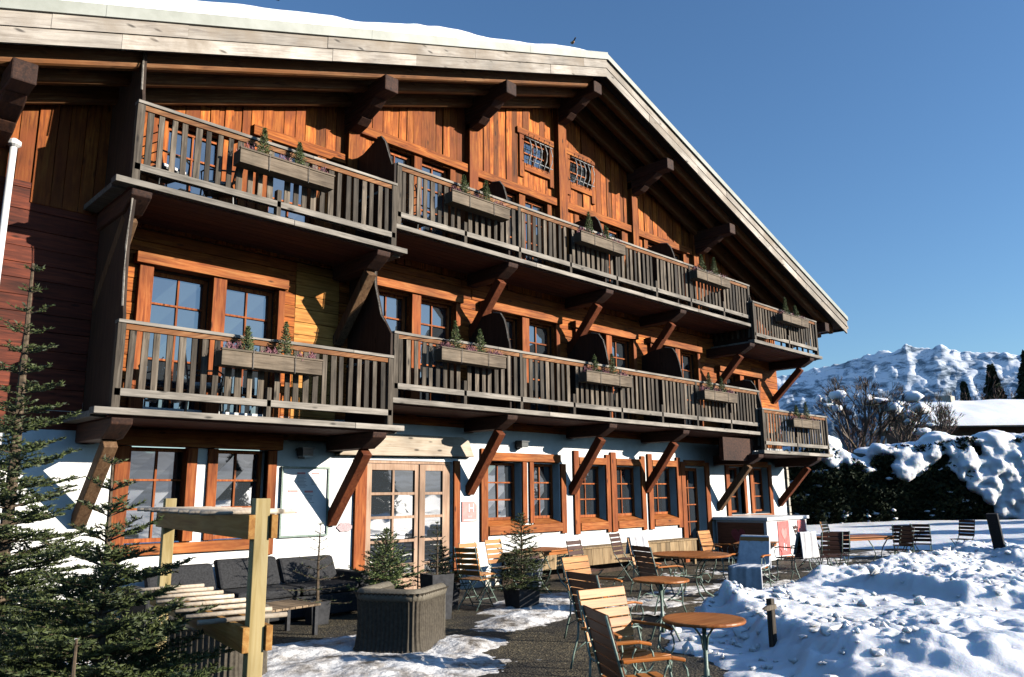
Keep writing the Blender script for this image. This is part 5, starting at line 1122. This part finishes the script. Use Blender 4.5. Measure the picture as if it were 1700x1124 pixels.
so_ = build(q, 'hedge_snow', 'snow', smooth=True); tag(so_, 'thick snow pillows heaped over the top and front of the hedge', 'snow', kind='stuff')
md = so_.modifiers.new('fuse', 'REMESH'); md.mode = 'VOXEL'; md.voxel_size = 0.075; md.use_smooth_shade = True
md = so_.modifiers.new('relax', 'SMOOTH'); md.iterations = 4; md.factor = .6
tx = bpy.data.textures.new('lumps', 'CLOUDS'); tx.noise_scale = .45; tx.noise_depth = 3
md = so_.modifiers.new('lumps', 'DISPLACE'); md.texture = tx; md.strength = .14; md.mid_level = .5
tx = bpy.data.textures.new('crust', 'CLOUDS'); tx.noise_scale = .13; tx.noise_depth = 2
md = so_.modifiers.new('crust', 'DISPLACE'); md.texture = tx; md.strength = .045; md.mid_level = .5
q = MB()
for k in range(46):
    u0 = rg.choice([rg.uniform(3.0, 5.2), rg.uniform(2, 12)]); z0_ = rg.choice([rg.uniform(.25, .9), rg.uniform(.3, 2.7)]); m_ = rg.choice([1, 2, 4, 7])
    for t in range(m_):
        r_ = rg.uniform(.04, .13); q.blob(HQ(u0+rg.gauss(0, .16), 1.1+rg.uniform(-.12, .12), z0_+rg.gauss(0, .09)), (r_*1.5, r_*1.3, r_*.6), k+t*.7, 1, .35)
st_ = build(q, 'snow_tufts', 'snow', smooth=True); tag(st_, 'small snow tufts caught in the twigs of the hedge', 'snow', kind='stuff')
md = st_.modifiers.new('fuse', 'REMESH'); md.mode = 'VOXEL'; md.voxel_size = 0.03; md.use_smooth_shade = True
# snowed-up mound before the hedge on the right
snow_lump('snow_mound', (35.6, -3.6, .3), (1.5, 1.5, .9), 4, 'rounded snow mound at the foot of the hedge by the right edge')
snow_lump('snow_mound', (30.4, 4.6, 2.6), (1.6, 1.6, 1.55), 7, 'large rounded snow hump just right of the house corner')
# neighbouring chalet
nb_ = empty('neighbour_house', (75, 4, 0), label='low dark house with a thick snow roof beyond the hedge', cat='house')
ha = Vector((64.6, 9.2, 0)); hb = Vector((79.0, -5.5, 0)); hdv = (hb-ha).normalized(); hnv = Vector((-hdv.y, hdv.x, 0)); hnv = hnv if hnv.x > 0 else -hnv
def HP(u, v, z): p = ha+hdv*u+hnv*v; return (p.x, p.y, z)
q = MB(); LL = (hb-ha).length
q.add([HP(.6, .8, 0), HP(LL, .8, 0), HP(LL, .8, 6.6), HP(.6, .8, 6.6), HP(.6, 8, 0), HP(LL, 8, 0), HP(LL, 8, 6.6), HP(.6, 8, 6.6), HP(.6, 4.4, 8.2), HP(LL, 4.4, 8.2)],
      [(0, 1, 2, 3), (5, 4, 7, 6), (4, 0, 3, 8, 7), (1, 5, 6, 9, 2)]); build(q, 'wall', 'mortar', nb_)
q = MB(); q.add([HP(0, -.4, 6.35), HP(LL+1, -.4, 6.35), HP(LL+1, 4.4, 8.1), HP(0, 4.4, 8.1), HP(LL+1, 9.2, 6.35), HP(0, 9.2, 6.35), HP(0, -.4, 6.55), HP(LL+1, -.4, 6.55), HP(LL+1, 4.4, 8.3), HP(0, 4.4, 8.3), HP(LL+1, 9.2, 6.55), HP(0, 9.2, 6.55)],
      [(0, 3, 2, 1), (3, 5, 4, 2), (6, 7, 8, 9), (9, 8, 10, 11), (0, 1, 7, 6), (0, 6, 9, 3), (3, 9, 11, 5)]); rr_ = build(q, 'roof', 'fascia', nb_)
nu, nv = 80, 50; U, Vv = np.meshgrid(np.linspace(-.1, LL+1, nu), np.linspace(0, 1, nv), indexing='ij'); vy = -.55+9.9*Vv
zz = 6.5+np.minimum(vy+.4, 9.2-vy)*.365; edge_ = np.minimum(np.minimum(vy+.55, 9.35-vy), (U+.1)*1.0); th = .75*np.sqrt(np.clip(1-(1-np.clip(edge_/.5, 0, 1))**2, 0, 1))*(.9+.3*(fbm(U*.5, vy*.5, 3)-.5))
Xh = ha.x+hdv.x*U+hnv.x*vy; Yh = ha.y+hdv.y*U+hnv.y*vy
tag(grid_mesh('neighbour_roof_snow', Xh, Yh, zz+th, 'snow'), 'thick rounded snow on the roof of the neighbouring house', 'snow', kind='stuff')
q = MB(); p_ = HP(4.2, 4.4, 0); q.box(p_[0]-.5, p_[0]+.5, p_[1]-.5, p_[1]+.5, 7.6, 9.25); build(q, 'chimney', 'stone', nb_)
# far conifers
def far_fir(x, y, z0, H, r, seed, label):
    rg_ = np.random.RandomState(seed); o = empty('conifer', (x, y, z0), label=label, cat='conifer tree')
    n = 5200; t = rg_.rand(n)**1.15; lay = np.floor(t*16)/16; a = rg_.rand(n)*6.283
    rad_ = r*(1-t)*(0.55+.45*(1-(t*16-np.floor(t*16))))*np.sqrt(rg_.rand(n))*(1+.25*np.sin(a*3+lay*40)); P = np.stack([rad_*np.cos(a), rad_*np.sin(a), H*(.08+.92*t)-rad_*.25], -1)
    tri_obj('crown', cards(n, P, .055*H*.9, rg_), 'far_needle', o)
    q = MB(); q.tube([(0, 0, 0), (0, 0, H*.9)], [H*.02, .02], 6); build(q, 'trunk', 'bark', o, local=True)
def bare_tree(x, y, z0, H, seed, label, mat='twig', spread=.6, depth=6, snowy=False, name='bare_tree'):
    rg_ = random.Random(seed); o = empty(name, (x, y, z0), label=label, cat='bare tree'); wd = MB(); tw = MB(); tips = []
    def grow(p, d, L_, r_, lv):
        q_ = p+d*L_; m_ = (p+q_)/2+Vector((rg_.uniform(-1, 1), rg_.uniform(-1, 1), rg_.uniform(-.5, .5)))*L_*.07
        (wd if lv < 3 else tw).tube([p, m_, q_], [r_, r_*.85, r_*.7], 5 if lv < 3 else 3, False)
        if lv >= depth: tips.append(q_); return
        if lv >= 2 and rg_.random() < .3: tips.append(q_)
        for k in range(rg_.choice([2, 3, 3]) if lv < depth-1 else 3):
            ax = Vector((rg_.gauss(0, 1), rg_.gauss(0, 1), rg_.gauss(0, .6))); nd_ = (d+ax*spread*.55).normalized(); nd_.z += .16; grow(q_, nd_.normalized(), L_*rg_.uniform(.62, .86), max(r_*.62, .012), lv+1)
    grow(Vector((0, 0, 0)), Vector((rg_.uniform(-.1, .1), rg_.uniform(-.1, .1), 1)).normalized(), H*.26, H*.028, 0)
    build(wd, 'trunk', 'bark', o, local=True); build(tw, 'crown', mat, o, local=True)
    if snowy:
        s = MB()
        for k, p in enumerate(rg_.sample(tips, min(len(tips), 14))): s.blob(tuple(p), (rg_.uniform(.12, .5), rg_.uniform(.12, .5), rg_.uniform(.1, .3)), k, 2, .35)
        tag(build(s, 'snow_on_branches', 'snow', o, local=True, smooth=True), kind='stuff')
    return o
def ray_at(px, py, dist):
    """ground point at a horizontal distance in the direction of a photograph column"""
    d = fw+r1*((px-850)/FOC)-u1*((py-562)/FOC); h_ = math.hypot(d.x, d.y); return d.x/h_*dist, -11.5+d.y/h_*dist, 1.75+d.z/h_*dist
TR = [('c', 1645, 612, 95, 4.2, 'dark spruce above the left part of the neighbour roof'), ('c', 1703, 590, 80, 4.0, 'dark spruce cut by the right edge of the photo'), ('c', 1600, 640, 120, 3.0, 'small far spruce left of the dark spruce')]
for k, (_, px, py, ds, r_, lb_) in enumerate(TR): x, y, zt = ray_at(px, py, ds); far_fir(x, y, 0, zt, r_, 70+k, lb_)
BT = [(1425, 632, 46, 'twig', True, 'bare tree with snow clumps right of the house corner'), (1468, 655, 50, 'twig', True, 'bare tree with snow in its forks left of the reddish shrubs'), (1520, 668, 60, 'twig_red', False, 'reddish bare tree left of the neighbour roof'), (1575, 655, 90, 'twig_red', False, 'small rounded reddish bare tree behind the neighbour roof'),
      (1610, 650, 95, 'twig_red', False, 'pale reddish bare tree beside the far spruce'), (1395, 668, 44, 'twig_red', False, 'thin reddish bare tree closest to the house corner'), (1500, 650, 75, 'twig', False, 'thin bare tree behind the reddish tree'), (1545, 672, 62, 'twig', False, 'low bare tree at the corner of the neighbour house')]
for k, (px, py, ds, mt_, sn, lb_) in enumerate(BT): x, y, zt = ray_at(px, py, ds); bare_tree(x, y, 0, zt*1.02, 200+k, lb_, mt_, .55, 7, sn)
# unseen trees: conifer row added to shade the yard, spruces shown in window panes
for k, (x, y, H, r_) in enumerate([(27.5, -12.6, 5.2, 2.4), (31.0, -12.4, 5.0, 2.4), (34.5, -12.2, 5.3, 2.5), (38.0, -12.0, 5.5, 2.5), (42.0, -11.9, 5.2, 2.6)]):
    far_fir(x, y, 0, H, r_, 300+k, 'unseen conifer added for shade in the row right of the terrace, %s' % ['nearest the tables', 'second from the tables', 'in the middle of the row', 'second from the far end', 'farthest from the tables'][k])
for k, (x, y, H, r_) in enumerate([(-9, -30, 9, 3.2), (-3, -34, 11, 3.5), (26, -42, 5, 2.6), (-16, -26, 10, 3.4), (34, -38, 6, 2.8)]):
    far_fir(x, y, 0, H, r_, 320+k, 'spruce behind the photographer, %s' % ['between two others on the left', 'tallest and nearest the middle', 'small one right of the middle', 'outermost on the left', 'outermost on the right'][k])
